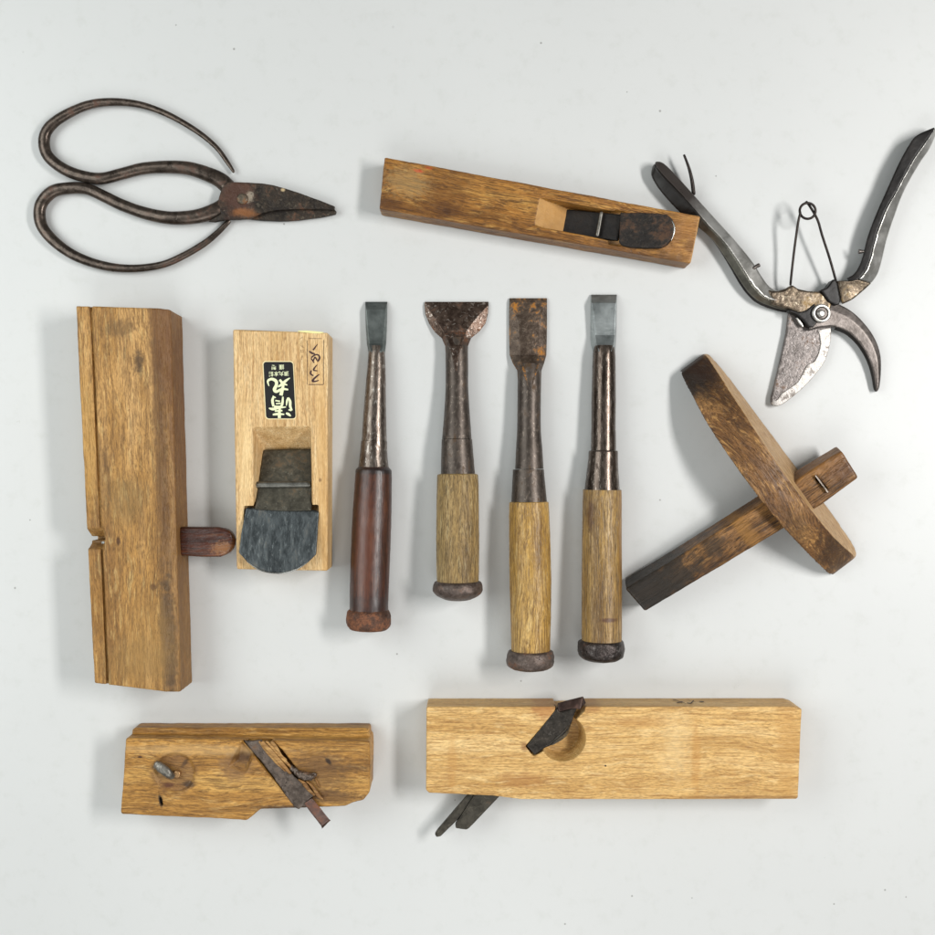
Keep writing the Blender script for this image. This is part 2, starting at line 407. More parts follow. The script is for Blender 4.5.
cut2 = frustum([Vector((ch1.x - 34, ym - 5, 6)), Vector((ch1.x - 26, ym - 5, 6)), Vector((ch1.x - 26, yM + 2.5, 6)), Vector((ch1.x - 34, yM + 2.5, 6))],
               [Vector((ch1.x - 1, ym - 5, zt + 4)), Vector((ch1.x + 14, ym - 5, zt + 4)), Vector((ch1.x + 14, yM + 2.5, zt + 4)), Vector((ch1.x - 1, yM + 2.5, zt + 4))])
me = work(body, [cut, cut2], bevel=1.1, voxel=1.0, amp=0.4, seed=6, smooth=2)
link(me, 'body', wm, T)
ri = metal('blackened_plane_iron', '#17120f', '#2c241d', '#36241a', '#4c3626', 0.5, 0.62, 0.3, 0.8, seed=3, bright='#5b5144', bright_amt=0.25)
# iron: sloped plate inside the throat plus the rounded head standing proud
hz = 33
hd = [T.L(u, v, hz) for u, v in [(620.5, 210.6), (624, 211.8), (640, 212), (658, 213.2), (667, 214.8), (671.5, 219), (673.2, 225), (673, 232), (670.8, 239.5), (666, 245), (660, 248), (645, 247.8), (630, 246.8), (622, 245), (619, 241.3)]]
def tilt(pts, x0, z0, slope, th):
    top = [Vector((p.x, p.y, z0 + (p.x - x0) * slope)) for p in pts]
    bot = [Vector((p.x + th * 0.4, p.y, z0 - th + (p.x - x0) * slope)) for p in pts]
    return frustum(bot, top)
x0 = hd[0].x
ihead = work(tilt(hd, x0, 29.5, 0.12, 5), bevel=1.0, voxel=0.8, amp=0.25, seed=7, smooth=2)
link(ihead, 'iron', ri, T)
plate = frustum([Vector((x, y, z)) for x, y, z in [(x0 - 50, ym, 3), (x0 + 6, ym, 23), (x0 + 6, yM, 23), (x0 - 50, yM, 3)]], [Vector((x, y, z)) for x, y, z in [(x0 - 54, ym, 6), (x0 + 3, ym, 26.5), (x0 + 3, yM, 26.5), (x0 - 54, yM, 6)]])
link(work(plate, bevel=0.6, voxel=0.8, amp=0.3, seed=8), 'chip_breaker', metal('deep_black_iron', '#0f0b09', '#1f1813', '#2a1a12', '#3a281c', 0.3, 0.6, 0.3, 0.4, seed=44), T)
steel = metal('worn_steel', '#8d8d8a', '#b9b9b5', '#5a4a3a', '#7a6248', 0.15, 0.28, 1.0, 0.15)
link(tube([T.L(601.6, 212.0, 23), T.L(599.5, 224, 23), T.L(597.2, 236.4, 23)], 1.9, seg=14), 'pin', metal('worn_pin', '#6f6c66', '#94918a', '#5a4a3a', '#7a6248', 0.25, 0.45, 0.9, 0.3), T)
rim = [T.L(u, v, 35.5) for u, v in [(672.2, 221), (674.2, 226), (674, 233), (671.2, 240.5)]]
link(tube(rim, [0.3, 0.8, 0.8, 0.3], seg=8), 'iron_edge', steel, T)

# ------------------------------------------------------------------ 3 long moulding plane, left
T = Thing('rebate_plane', 133, 498, 2.8, 'long pale wooden plane on its side with a dark tongue sticking out to the right', 'hand plane')
zt = 50
def P(u, v): q = T.L(u, v, zt); return q[0], q[1]
wm = wood('worn_oak', ('#7a5427', '#ad8144', '#cba066'), 'y', 2.0, 0.5, '#5f421f', 0.35, '#d8ba7c', 0.35, '#6a4d2b', rough=0.55, bump=0.5, wavy=1.2, freq=0.8, broad=1.4, pore_len=0.6,
          spots=[(*P(165.5, 500), 8.5, 420, '#75532e', 0.5, dict(rag=0.12, soft=0.25)), (*P(181, 500), 8, 420, '#6a4526', 0.35, dict(rag=0.12, soft=0.3)), (*P(139, 362), 5, 10, '#3d2a18', 0.75, dict(rag=0.6, sc=0.25)), (*P(120, 328), 14, 8, '#5d4426', 0.6, dict(rag=0.7, sc=0.2)), (*P(160, 330), 9, 60, '#6a4524', 0.55), (*P(161, 460), 5, 120, '#4e3319', 0.5), (*P(167, 640), 7, 60, '#4a3a28', 0.8, dict(rag=0.6)),
                 (*P(178, 420), 9, 150, '#6a4626', 0.5, dict(rag=0.3)), (*P(183, 600), 7, 100, '#7a5834', 0.5), (*P(125, 500), 16, 22, '#7c6135', 0.5), (*P(118, 541), 1.8, 4, '#4a2c10', 0.9, dict(rag=0.2)), (*P(153, 587), 2.5, 3, '#4a2c14', 0.8),
                 (*P(99, 610), 9, 30, '#8d6226', 0.4), (*P(87, 440), 8, 60, '#b0863e', 0.4), (*P(90, 545), 10, 5, '#6b4f30', 0.6), (*P(150, 640), 20, 40, '#a07a42', 0.4), (*P(137, 660), 30, 20, '#8c6c3c', 0.5), (*P(105, 480), 5, 30, '#5d4426', 0.35)])
body = block(T, [(74.8, 305.5), (168.3, 308.6), (178.6, 693.6), (150, 690), (109.5, 685.2), (93.4, 683.8)], zt)
g = lambda u, v, z=zt: T.L(u, v, z)
# groove along the face
gr = frustum([g(89.9, 298, 44.2) , g(91.8, 298, 44.2), g(109.2, 692, 44.2), g(107.3, 692, 44.2)], [g(89.2, 298, 54), g(92.0, 298, 54), g(109.4, 692, 54), g(106.6, 692, 54)])
lowr = frustum([g(60, 298, 47.6), g(90.6, 298, 47.6), g(108.0, 692, 47.6), g(80, 692, 47.6)], [g(60, 298, 54), g(90.6, 298, 54), g(108.0, 692, 54), g(80, 692, 54)])
# chamfer on the right edge
cw = frustum([g(156, 298, 50.3), g(172, 298, 41), g(184, 705, 41), g(164.5, 705, 50.3)], [g(156, 298, 70), g(190, 298, 70), g(205, 705, 70), g(164.5, 705, 70)])
nt = frustum([g(76, 536, 36), g(104.6, 535.5, 36), g(104.6, 543, 36), g(76, 543, 36)], [g(78, 526.5, 51), g(104.6, 526.0, 51), g(104.6, 551.5, 51), g(78, 551, 51)])
nt2 = prism([g(76, 537.4)[:2], g(105, 537.0)[:2], g(105, 541)[:2], g(76, 541.4)[:2]], 20, 51)
me = work(body, [gr, lowr, cw, nt, nt2], bevel=1.2, voxel=0.85, amp=0.35, seed=9, smooth=1)
link(me, 'body', wm, T)
tw = wood('dark_lacquered_wood', ('#2e130a', '#4e2413', '#6d3a20'), 'x', 3.0, 0.5, '#1c0c06', 0.3, '#8a5a36', 0.2, '#1f0f08', rough=0.3, bump=0.3, spec=0.6,
          spots=[(*[T.L(224, 548, 26)[i] for i in (0, 1)], 10, 6, '#8d6038', 0.7, dict(rag=0.8, sc=0.4))])
tng = block(T, [(178, 527), (200, 527), (218, 527.4), (227, 529.2), (232, 533.6), (234, 540), (233.4, 547), (229, 553.6), (220, 557.4), (200, 557.2), (178, 555.5)], 30, 17)
link(work(tng, bevel=3.2, voxel=0.9, amp=0.3, seed=10, smooth=3, segs=3), 'wedge_tongue', tw, T)
glint = frustum([g(101.2, 541.6, 44), g(104.6, 541.6, 44), g(104.6, 544, 44), g(102.5, 544, 44)], [g(101.2, 541.8, 47), g(104.4, 541.4, 47), g(104.4, 543.4, 47), g(102, 543.8, 47)])
link(glint, 'iron_corner', steel, T)

# ------------------------------------------------------------------ 4 new block plane with maker's label
T = Thing('block_plane', 282, 450, 0.9, 'new pale wooden plane with black calligraphy sticker and curved dark iron', 'hand plane')
zt = 36
def P(u, v): q = T.L(u, v, zt); return q[0], q[1]
wm = wood('new_oak', ('#b8945f', '#d8b683', '#ead0a2'), 'y', 4.0, 0.45, '#9a6a35', 0.35, '#f0dbb0', 0.12, '#b48a55', rough=0.55, bump=0.25, wavy=0.9, freq=1.3, broad=0.7, pore_len=1.6,
          spots=[(*P(322, 470), 5, 120, '#c89c5e', 0.5), (*P(245, 460), 6, 60, '#e6c68e', 0.4), (*P(276, 330), 30, 1.0, '#7a5830', 0.7), (*P(320, 480), 1.4, 2, '#6a4826', 0.7)])
body = block(T, [(232.7, 329.2), (328.2, 332.6), (327.6, 571), (236.4, 569.4)], zt)
a0 = T.L(252.0, 424, zt); b0 = T.L(310.4, 424.6, zt); bb = T.L(310.6, 512, zt)
x0, x1 = a0.x, b0.x; yt, yb = a0.y, bb.y
cut = frustum([Vector((x0, yt, zt + 4)), Vector((x1, yt, zt + 4)), Vector((x1, yb - 8, zt + 4)), Vector((x0, yb - 8, zt + 4))],
              [Vector((x0 + 6, yt - 26, 3)), Vector((x1, yt - 26, 3)), Vector((x1, yb + 47, 3)), Vector((x0 + 6, yb + 47, 3))])
sl0 = T.L(244, 508, zt); sl1 = T.L(318.4, 508, zt)
slot = frustum([Vector((sl0.x, yb + 34, 8)), Vector((sl1.x, yb + 34, 8)), Vector((sl1.x, yb + 24, 8)), Vector((sl0.x, yb + 24, 8))],
               [Vector((sl0.x, yb + 3.5, zt + 3)), Vector((sl1.x, yb + 3.5, zt + 3)), Vector((sl1.x, yb - 14, zt + 3)), Vector((sl0.x, yb - 14, zt + 3))])
me = work(body, [cut, slot], bevel=1.5, voxel=1.0, amp=0.1, seed=11, smooth=1)
link(me, 'body', wm, T)
pi_ = metal('forged_grey_steel', '#2f3436', '#52585a', '#403f3c', '#605f5a', 0.4, 0.42, 0.55, 0.3, scale=0.9, seed=5, stretch=(1.8, 0.6, 1), bright='#8e9494', bright_amt=0.35, rust_metal=0.45)
pi2 = metal('grey_chip_breaker_steel', '#3b382f', '#565247', '#4a3d2c', '#5e4e3a', 0.4, 0.5, 0.45, 0.3, seed=6, bright='#8a8678', bright_amt=0.3)
hd = [(244.6, 508.6), (262, 510.5), (290, 511.6), (311, 511.4), (318, 512.6), (317.2, 535), (316.2, 554.8), (309, 561.8), (300, 567.7), (290, 571.6), (280, 573.2), (268, 572), (258, 568.6), (247, 561.4), (238.8, 552.8), (240.6, 535)]
hz = 43
hp = [T.L(u, v, hz) for u, v in hd]
yh = hp[0].y
top = [Vector((p.x, p.y, 37.5 + (yh - p.y) * 0.16)) for p in hp]
bot = [Vector((p.x, p.y + 1.5, 37.5 - 4.6 + (yh - p.y) * 0.16)) for p in hp]
link(work(frustum(bot, top), bevel=0.6, voxel=0.65, amp=0.18, seed=12, smooth=1, wl=(18, 5)), 'iron', pi_, T)
link(tube([Vector((p.x, p.y + 0.4, 37.3 + (yh - p.y) * 0.16)) for p in hp[7:14]], [0.35] + [0.75] * 5 + [0.35], seg=8), 'iron_edge', steel, T)
me = frustum([Vector((x0 + 6.2, yt - 24, 4)), Vector((x1 - 0.4, yt - 24, 4)), Vector((x1 - 0.4, yb + 1, zt - 3)), Vector((x0 + 1.2, yb + 1, zt - 3))],
             [Vector((x0 + 5.2, yt - 25, 10)), Vector((x1 - 0.4, yt - 25, 10)), Vector((x1 - 0.4, yb + 1, zt + 1.4)), Vector((x0 + 1.0, yb + 1, zt + 1.4))])
link(work(me, bevel=0.5, voxel=0.9, amp=0.15, seed=13), 'chip_breaker', pi2, T)
pa, pb = T.L(254, 485, 27), T.L(310.6, 484.4, 27)
link(tube([pa, (pa + pb) / 2, pb], 3.3, seg=16), 'pin', metal('dull_pin_steel', '#5e5d58', '#7c7b75', '#4a4238', '#5c5244', 0.2, 0.4, 0.8, 0.2), T)
# sticker
def rr(u0, v0, u1, v1, r, z, sk=0.05):
    pts = []
    for cx, cy, a in ((u1 - r, v0 + r, -90), (u1 - r, v1 - r, 0), (u0 + r, v1 - r, 90), (u0 + r, v0 + r, 180)):
        for k in range(7):
            t = math.radians(a + k * 15)
            v = cy + r * math.sin(t); u = cx + r * math.cos(t) + (v - v0) * sk
            pts.append(T.L(u, v, z))
    return pts
def flat(pts):
    m = bpy.data.meshes.new('flat'); m.from_pydata([tuple(p) for p in pts], [], [tuple(range(len(pts)))]); return m
paper = plain('cream_paper', '#e9d9a8', 0.6)
blk = plain('black_print', '#0d0b0e', 0.4)
gold = plain('pale_print', '#e6ecc0', 0.55)
ink = plain('brown_ink', '#3c1d1d', 0.6)
lab = link(prism([(p.x, p.y) for p in rr(262.4, 361.0, 293.6, 419.4, 3.4, zt)], zt - 0.1, zt + 0.30), 'sticker', paper, T)
link(flat(rr(263.3, 361.9, 292.9, 418.5, 3.0, zt + 0.34)), 'black_field', blk, lab)
def cs(st, s=11.69, u0=255, v0=355): return [[(u0 + x / s, v0 + y / s, w / s) for x, y, w in l] for l in st]
big = cs([[(163, 362, 8), (150, 305, 20), (195, 281, 26), (245, 305, 30), (250, 350, 30), (228, 402, 34), (250, 428, 26), (320, 398, 24), (388, 405, 14)],
          [(408, 268, 8), (362, 300, 24), (312, 345, 26), (268, 372, 14)], [(288, 288, 20), (325, 330, 26), (378, 352, 10)], [(335, 340, 20), (320, 400, 30), (303, 472, 34)],
          [(385, 498, 12), (374, 540, 20), (367, 592, 8)], [(388, 498, 16), (410, 540, 24), (412, 600, 24), (432, 648, 16)], [(392, 640, 12), (425, 648, 16)], [(362, 680, 16), (390, 692, 26), (418, 714, 12)],
          [(222, 482, 16), (204, 530, 26), (216, 602, 22)], [(222, 602, 20), (300, 602, 20), (320, 560, 24), (326, 488, 14)], [(206, 480, 12), (243, 500, 10)], [(238, 532, 14), (292, 542, 14)], [(245, 570, 12), (300, 566, 12)],
          [(163, 622, 12), (210, 632, 26), (280, 617, 20), (362, 608, 10)], [(292, 610, 20), (285, 670, 26), (285, 737, 30)], [(232, 655, 16), (320, 650, 16)], [(208, 697, 16), (270, 690, 24), (342, 694, 12)]])
let = link(ribbon(T, big, zt + 0.42, 1.22), 'lettering', gold, lab)
def text(body, u, v, size, z, rot, par, mat, name='lettering', space=1.0):
    cu = bpy.data.curves.new('txt', 'FONT'); cu.body = body; cu.size = size; cu.align_x = 'CENTER'; cu.align_y = 'CENTER'; cu.offset = size * 0.012; cu.space_character = space
    o = bpy.data.objects.new('txt', cu); COL.objects.link(o)
    dg = bpy.context.evaluated_depsgraph_get(); dg.update()
    m = bpy.data.meshes.new_from_object(o.evaluated_get(dg)); bpy.data.objects.remove(o)
    m.transform(Matrix.Rotation(math.radians(rot), 4, 'Z')); p = T.L(u, v, z); m.transform(Matrix.Translation(p))
    return link(m, name, mat, par)
text('清丸本舗', 278.6, 373.4, 5.0, zt + 0.42, 181, lab, gold, space=1.0)
text('謹 製', 277.6, 366.8, 5.0, zt + 0.42, 181, lab, gold, space=1.25)
stp = [[(300, 255, 6), (275, 290, 16), (243, 334, 24)], [(190, 350, 14), (225, 375, 26), (265, 385, 16)], [(218, 436, 20), (265, 400, 20), (310, 400, 18), (328, 440, 24), (300, 490, 20)],
       [(240, 485, 18), (268, 430, 18), (292, 472, 16)], [(215, 445, 16), (255, 505, 16)], [(296, 530, 8), (256, 580, 22), (252, 605, 20), (300, 612, 12)], [(218, 605, 14), (208, 650, 24), (245, 678, 16)],
       [(325, 658, 10), (280, 692, 22), (233, 745, 26), (270, 752, 20), (318, 738, 12)],
       [(165, 205, 5), (165, 795, 5)], [(382, 200, 5), (380, 795, 7)], [(190, 180, 5), (360, 182, 5)], [(180, 795, 8), (378, 795, 8)]]
sm = [[(60, 190, 4), (105, 160, 5)], [(72, 275, 5), (118, 300, 6)], [(100, 265, 4), (98, 310, 5)], [(75, 335, 5), (120, 338, 4)], [(78, 360, 5), (118, 358, 5)], [(80, 335, 4), (80, 368, 4)], [(118, 335, 4), (116, 368, 4)],
      [(100, 405, 5), (85, 440, 8)], [(90, 425, 5), (112, 430, 4)], [(88, 430, 5), (90, 468, 6)]]
link(ribbon(T, cs(stp, 13.35, 295, 325), zt + 0.22, 1.0), 'ink_stamp', ink, T)
link(ribbon(T, cs(sm, 13.35, 295, 325), zt + 0.22, 0.8), 'small_stamp', plain('faded_ink', '#8a6845', 0.6), T)
rs = [[(298, 331.2, 1.0), (306, 331.6, 2.0), (314, 332.2, 2.2), (320, 332.6, 1.8), (323.6, 332.4, 0.6)]]
link(ribbon(T, rs, zt + 0.1), 'label_remnant', plain('pale_yellow_paper', '#e8e3a0', 0.6), T)

# ------------------------------------------------------------------ chisels
def chisel(name, label, axis_top, axis_bot, blade, neck, socket, handle, cap, mats, zc, seed=0):
    """stations are (v, uL, uR); blade stations (v, uL, uR, tL, tR, zb, zm, zt). zc(v) = height of the axis"""
    ang = math.degrees(math.atan2(CY - axis_top[1] - (CY - axis_bot[1]), axis_top[0] - axis_bot[0])) - 90
    T = Thing(name, (axis_top[0] + axis_bot[0]) / 2, (axis_top[1] + axis_bot[1]) / 2, ang, label, 'chisel', 'bench chisels laid side by side')
    def turn(st, sub, wob, sd, dome=None, lump=0.0):
        seg = 48; rings = []
        P_ = smooth_list([Vector((v, l, r)) for v, l, r in st], sub)
        for p in P_:
            z = zc(p.x); c = T.L((p.y + p.z) / 2, p.x, z); r = (p.z - p.y) / 2 * (H - z) / H
            ring = []
            for k in range(seg):
                t = 2 * math.pi * k / seg
                q = Vector((c.x + r * math.cos(t), c.y, c.z + r * math.sin(t)))
                if lump:
                    f = lump * noise.noise(q / 7 + Vector((sd, sd, sd))) + lump * 0.6 * noise.noise(q / 2.6 + Vector((sd, 0, sd)))
                    q += Vector((math.cos(t), 0.4 * noise.noise(q / 5 + Vector((9, sd, 0))) , math.sin(t))) * f
                ring.append(q)
            rings.append(ring)
        return loft(rings, ang=40)
    rings = []
    for v, l, r, tl, tr, zb, zm, z1 in blade:
        rings.append([T.L(l, v, zb), T.L(r, v, zb), T.L(r, v, zm), T.L(tr, v, z1), T.L(tl, v, z1), T.L(l, v, zm)])
    me = work(loft(rings, sub=1, ang=None), bevel=0.3, voxel=None, ang=11)
    link(me, 'blade', mats[0], T)
    link(turn(neck, 6, 0, seed, lump=0.12), 'neck', mats[1], T)
    link(turn(socket, 6, 0, seed + 1, lump=0.1), 'socket', mats[2], T)
    link(turn(handle, 8, 0, seed + 2, lump=0.22), 'handle', mats[3], T)
    link(turn(cap, 6, 0, seed + 3, lump=0.7), 'striking_ring', mats[4], T)
    return T
def zlin(v0, z0, v1, z1): return lambda v: z0 + (z1 - z0) * (v - v0) / (v1 - v0)

steelA = metal('dark_blue_tool_steel', '#5a605e', '#7d8381', '#3b322a', '#5a4a3a', 0.15, 0.32, 0.75, 0.1, seed=1, scale=0.5, bright='#7d8683', bright_amt=0.3)
neckA = metal('brown_pitted_neck', '#50463f', '#7c7269', '#33271f', '#4e3e33', 0.42, 0.3, 0.8, 0.14, seed=2, stretch=(1.8, 0.5, 1), scale=1.2, bright='#d8d2ca', bright_amt=0.5, rust_metal=0.6)
neckB = metal('umber_iron_neck', '#433b35', '#5e554e', '#382b23', '#52402f', 0.45, 0.43, 0.65, 0.12, seed=4, stretch=(1, 0.6, 1), scale=1.3, bright='#a4978a', bright_amt=0.35, rust_metal=0.5)
neckD = metal('dark_lustre_neck', '#40362f', '#675c54', '#2b211c', '#43362e', 0.42, 0.26, 0.85, 0.07, seed=7, stretch=(2.2, 0.4, 1), scale=1.2, bright='#c8bcb0', bright_amt=0.4, rust_metal=0.65)
capR = metal('rusty_ring', '#4a3226', '#6a4c3c', '#54301e', '#7d5036', 0.6, 0.6, 0.4, 0.9, seed=8)
capG = metal('grey_ring', '#4a3f3a', '#6e6058', '#4e3322', '#6c4630', 0.4, 0.5, 0.55, 0.8, seed=9, bright='#9a8f88', bright_amt=0.3)
capD = metal('dark_ring', '#2b2523', '#4c4441', '#35211a', '#5a3626', 0.35, 0.42, 0.7, 0.9, seed=10, bright='#a09a96', bright_amt=0.35)

z = zlin(302, 5, 620, 22)
hA = wood('dark_red_handle', ('#26120b', '#402116', '#5a3524'), 'y', 5, 0.5, '#140806', 0.3, '#74492f', 0.5, '#1c0d08', rough=0.36, bump=0.12, freq=1.0, spec=0.6, wavy=0.5, spots=[(0, -7, 40, 3.2, '#171010', 0.85, dict(rag=0.4, sc=0.3)), (0, -136, 40, 7, '#241a19', 0.6, dict(rag=0.8, sc=0.2)), (-2, -80, 9, 60, '#7a4228', 0.35)])
chisel('wood_chisel', 'chisel with glossy dark reddish-brown handle and narrow blade', (376.4, 302), (368.6, 625),
       [(301.8, 365.2, 387.4, 365.3, 387.3, 1, 1.6, 2), (309.5, 365.3, 387.3, 366.2, 385.6, 1, 5, 8), (325, 365.6, 387.0, 367.4, 384.8, 1, 6, 9), (343.5, 366.8, 386.2, 369.2, 382.8, 1.5, 7, 10.5), (351, 368.2, 385.2, 371, 381.4, 2, 8, 14.8), (359, 369.5, 384, 373.5, 380, 4, 7, 12)],
       [(346, 370.2, 383.2), (354, 368.4, 384.8), (370, 367.2, 385.6), (400, 364.6, 386.0), (425, 362.6, 386.4), (441, 361.9, 386.8)],
       [(441.2, 361.0, 387.3), (452, 360.2, 387.3), (465, 358.6, 388.4), (470, 358.0, 389.6)],
       [(466, 359.4, 388.0), (468.5, 357.2, 390.2), (471, 355.6, 391.6), (480, 355.0, 391.8), (516, 352.6, 391.4), (560, 350.6, 390.0), (600, 349.8, 388.4), (613, 349.8, 388.2)],
       [(609.4, 350.4, 388.2), (611.2, 347.6, 389.4), (615, 346.5, 390.6), (621, 346.4, 390.8), (626, 347.6, 389.8), (629.4, 351, 386.5), (630.2, 358, 380)],
       (steelA, neckA, neckA, hA, capR), z, 20)
z = zlin(302, 5, 600, 25)
rustB = metal('orange_rusted_blade', '#40322a', '#66564c', '#45291b', '#6b442a', 0.42, 0.36, 0.8, 0.5, seed=11, bright='#c8beb4', bright_amt=0.55, rust_metal=0.4)
hB = wood('grey_oak_handle', ('#6c5534', '#9c8152', '#bfa678'), 'y', 6, 0.6, '#4c3b22', 0.35, '#cbb98c', 0.3, '#5d4c30', rough=0.5, bump=0.5, freq=1.1, wavy=0.8, spec=0.35)
chisel('wood_chisel', 'short wide chisel whose rusty blade flares like a fan', (456, 302), (457, 600),
       [(301.8, 424.7, 488.5, 425, 488.2, 1, 1.6, 2.2), (306, 424.4, 488.5, 426.5, 487.6, 1, 2.6, 3.6), (314, 425.2, 488.0, 432, 480, 1, 2.8, 6.4), (323.5, 429, 485.5, 438.5, 472, 1, 3.2, 9.2), (332, 434.6, 479, 443.6, 466, 1.2, 5, 11.2), (338, 441.5, 471.2, 447, 464, 1.5, 8, 14.8), (346, 445.2, 468, 450.6, 461, 2, 9, 18.9), (358, 445.8, 468, 453, 458, 3, 9, 20.1), (371, 446, 468, 455.5, 457, 4, 9.6, 21)],
       [(338, 448.6, 465.2), (348, 446.0, 467.6), (365, 445.6, 468.2), (385, 445.6, 468.2), (410, 444.4, 469.6), (430, 442.8, 471), (439, 442.0, 471.6)],
       [(439.4, 441.6, 472.2), (455, 441.2, 473.4), (474, 440.9, 475.0)],
       [(473.5, 441.5, 474.4), (474.5, 438.6, 477), (477, 437.2, 478.2), (500, 436.6, 478.8), (540, 436.2, 479.2), (570, 436.6, 479.0), (584, 437, 478.6)],
       [(581, 436.6, 478.8), (582.6, 433.8, 481.4), (587, 432.6, 482.6), (591.5, 433.2, 482.2), (596, 438, 478), (599.6, 446, 470), (600.2, 452, 463)],
       (rustB, neckB, neckB, hB, capG), z, 30)
z = zlin(298, 6, 660, 24)
rustC = metal('amber_rusted_blade', '#41342a', '#64564a', '#55351a', '#a86e20', 0.44, 0.45, 0.55, 0.7, seed=13, bright='#8e8072', bright_amt=0.3, rust_metal=0.2)
hC = wood('golden_oak_handle', ('#84601f', '#b8914c', '#d3b070'), 'y', 7, 0.6, '#5a3b14', 0.35, '#e0c48a', 0.2, '#6d4e22', rough=0.42, bump=0.4, freq=1.1, wavy=1.2, spec=0.5)
chisel('wood_chisel', 'chisel with golden handle and broad amber-rusted blade with raised centre', (528, 298), (530.6, 665),
       [(298.2, 509.4, 547, 509.6, 546.8, 1, 1.6, 2.2), (302, 509.2, 547, 510.5, 545.8, 1, 3.2, 4.2), (311, 509, 547, 514, 543, 1, 3.2, 6.4), (322.5, 509, 547, 518.8, 539.6, 1, 3.2, 8.4), (340, 509.2, 546.8, 519.8, 539.4, 1, 3.5, 8.8), (355, 509.6, 546.4, 520.4, 539.2, 1, 4, 9.6), (363, 512.6, 544.2, 521, 539, 1.5, 6, 14.5), (370.6, 517.2, 541.4, 522.6, 537, 2, 8, 19.6), (380, 517.8, 541.2, 526, 534, 3, 10, 21.4), (393, 518, 541, 529.4, 531, 4, 10.6, 22.3)],
       [(364, 520.4, 538.6), (375, 518.2, 540.8), (390, 517.6, 541), (415, 517.4, 540.8), (432, 517.0, 541.0), (450, 516.0, 542.4), (469, 515.2, 543.6)],
       [(469.4, 513.0, 543.9), (476, 512.6, 544.4), (488, 512, 545.6), (502, 511.4, 547)],
       [(501.5, 512, 546.6), (502.6, 509.8, 548.2), (506, 509.2, 548.8), (540, 509.2, 550.2), (582, 509.6, 551.2), (620, 510.6, 550.8), (653, 511.4, 550)],
       [(650, 511, 550.4), (651.6, 508.2, 552.6), (657, 506.6, 554), (663, 506.8, 553.8), (667, 509.6, 551.4), (669.4, 516, 545), (669.8, 524, 537)],
       (rustC, neckB, neckB, hC, capG), z, 40)
z = zlin(295, 6, 655, 23)
steelD = metal('bright_brushed_steel', '#777d7d', '#a5abab', '#3e3a36', '#5e574e', 0.25, 0.36, 0.8, 0.15, seed=15, stretch=(0.5, 0.7, 1), scale=0.5, bright='#c6cbcb', bright_amt=0.3)
hD = wood('brown_oak_handle', ('#6f5228', '#a17f46', '#bf9f64'), 'y', 8, 0.6, '#44301a', 0.35, '#cfb284', 0.35, '#5a4126', rough=0.42, bump=0.4, freq=1.4, wavy=0.4, spec=0.5, pore_len=1.6,
          spots=[(2, -137, 8, 2, '#4c2a18', 0.85, dict(rag=0.2, sc=0.3)), (-16, -35, 3, 14, '#4a2a18', 0.7), (17, -40, 5, 90, '#7a4e28', 0.4)])
chisel('wood_chisel', 'chisel with straight brown handle and bright steel blade nearest the marking gauge', (604.2, 295), (601.2, 660),
       [(294.6, 591, 617, 591.2, 616.8, 1, 1.6, 2.2), (303, 590.8, 616.8, 591.6, 615.8, 1, 4.5, 8.5), (315, 590.6, 616.6, 593.4, 615.4, 1, 3.5, 9.5), (335, 590.4, 616.2, 595.4, 614.6, 1, 3, 10.5), (345, 590.8, 615.8, 597, 613.4, 1.5, 5, 14.5), (351, 592.8, 615.2, 599, 611.5, 2, 8, 18.2), (360, 594.5, 613.5, 600, 609, 4, 8, 13)],
       [(346, 594.2, 614), (353.5, 593.0, 615.2), (370, 592.4, 615.6), (400, 591.6, 615.8), (425, 591.4, 615.6), (448, 591, 616), (451, 591.4, 615.6)],
       [(450.6, 591, 616), (451.6, 588.8, 617.8), (460, 588.2, 617.8), (475, 586.4, 618.6), (490.6, 584.4, 619.8)],
       [(490, 585, 619.4), (491.2, 583.4, 621), (494, 583, 621.4), (540, 582.2, 621.6), (590, 581.8, 621.8), (643, 581.8, 621.8)],
       [(640, 581.6, 621.8), (641.6, 578.8, 623.4), (646, 577.8, 624.2), (653, 578, 624), (657.4, 580.6, 621.8), (660.4, 587, 616), (661, 594, 609)],
       (steelD, neckD, neckD, hD, capD), z, 50)

# ------------------------------------------------------------------ marking gauge
T = Thing('marking_gauge', 755, 500, -53.3, 'dark wooden marking gauge with arched fence and blackened crossing beam', 'marking gauge')
P0, P1 = (708.0, 354.0), (858.0, 556.4)
dx, dy = P1[0] - P0[0], P1[1] - P0[1]; Lc = math.hypot(dx, dy); dx /= Lc; dy /= Lc
def F(t, p): return (P0[0] + dx * Lc * t - dy * p, P0[1] + dy * Lc * t + dx * p)
st = [(-0.012, 4, 6, 29, 5, 8), (0.0, 0, 2.5, 33.4, 4, 14), (0.03, -1.5, 2, 35.2, 3.2, 19), (0.1, -2.6, 3.2, 38, 3, 28), (0.2, -3.1, 5, 42, 2, 39), (0.3, -3.3, 6.5, 43.8, 2, 47), (0.42, -3.3, 8.5, 44.8, 2, 53), (0.55, -3.4, 9.8, 45, 2, 55),
      (0.66, -4.2, 9.8, 44.2, 2, 53), (0.77, -5, 9.6, 42.2, 2, 47), (0.87, -4.2, 8.2, 39, 2, 37), (0.94, -3.4, 5.4, 36.4, 3, 26), (0.985, -1, 3, 34, 3.4, 15), (0.998, 3, 6, 29, 5, 9)]
rings = []
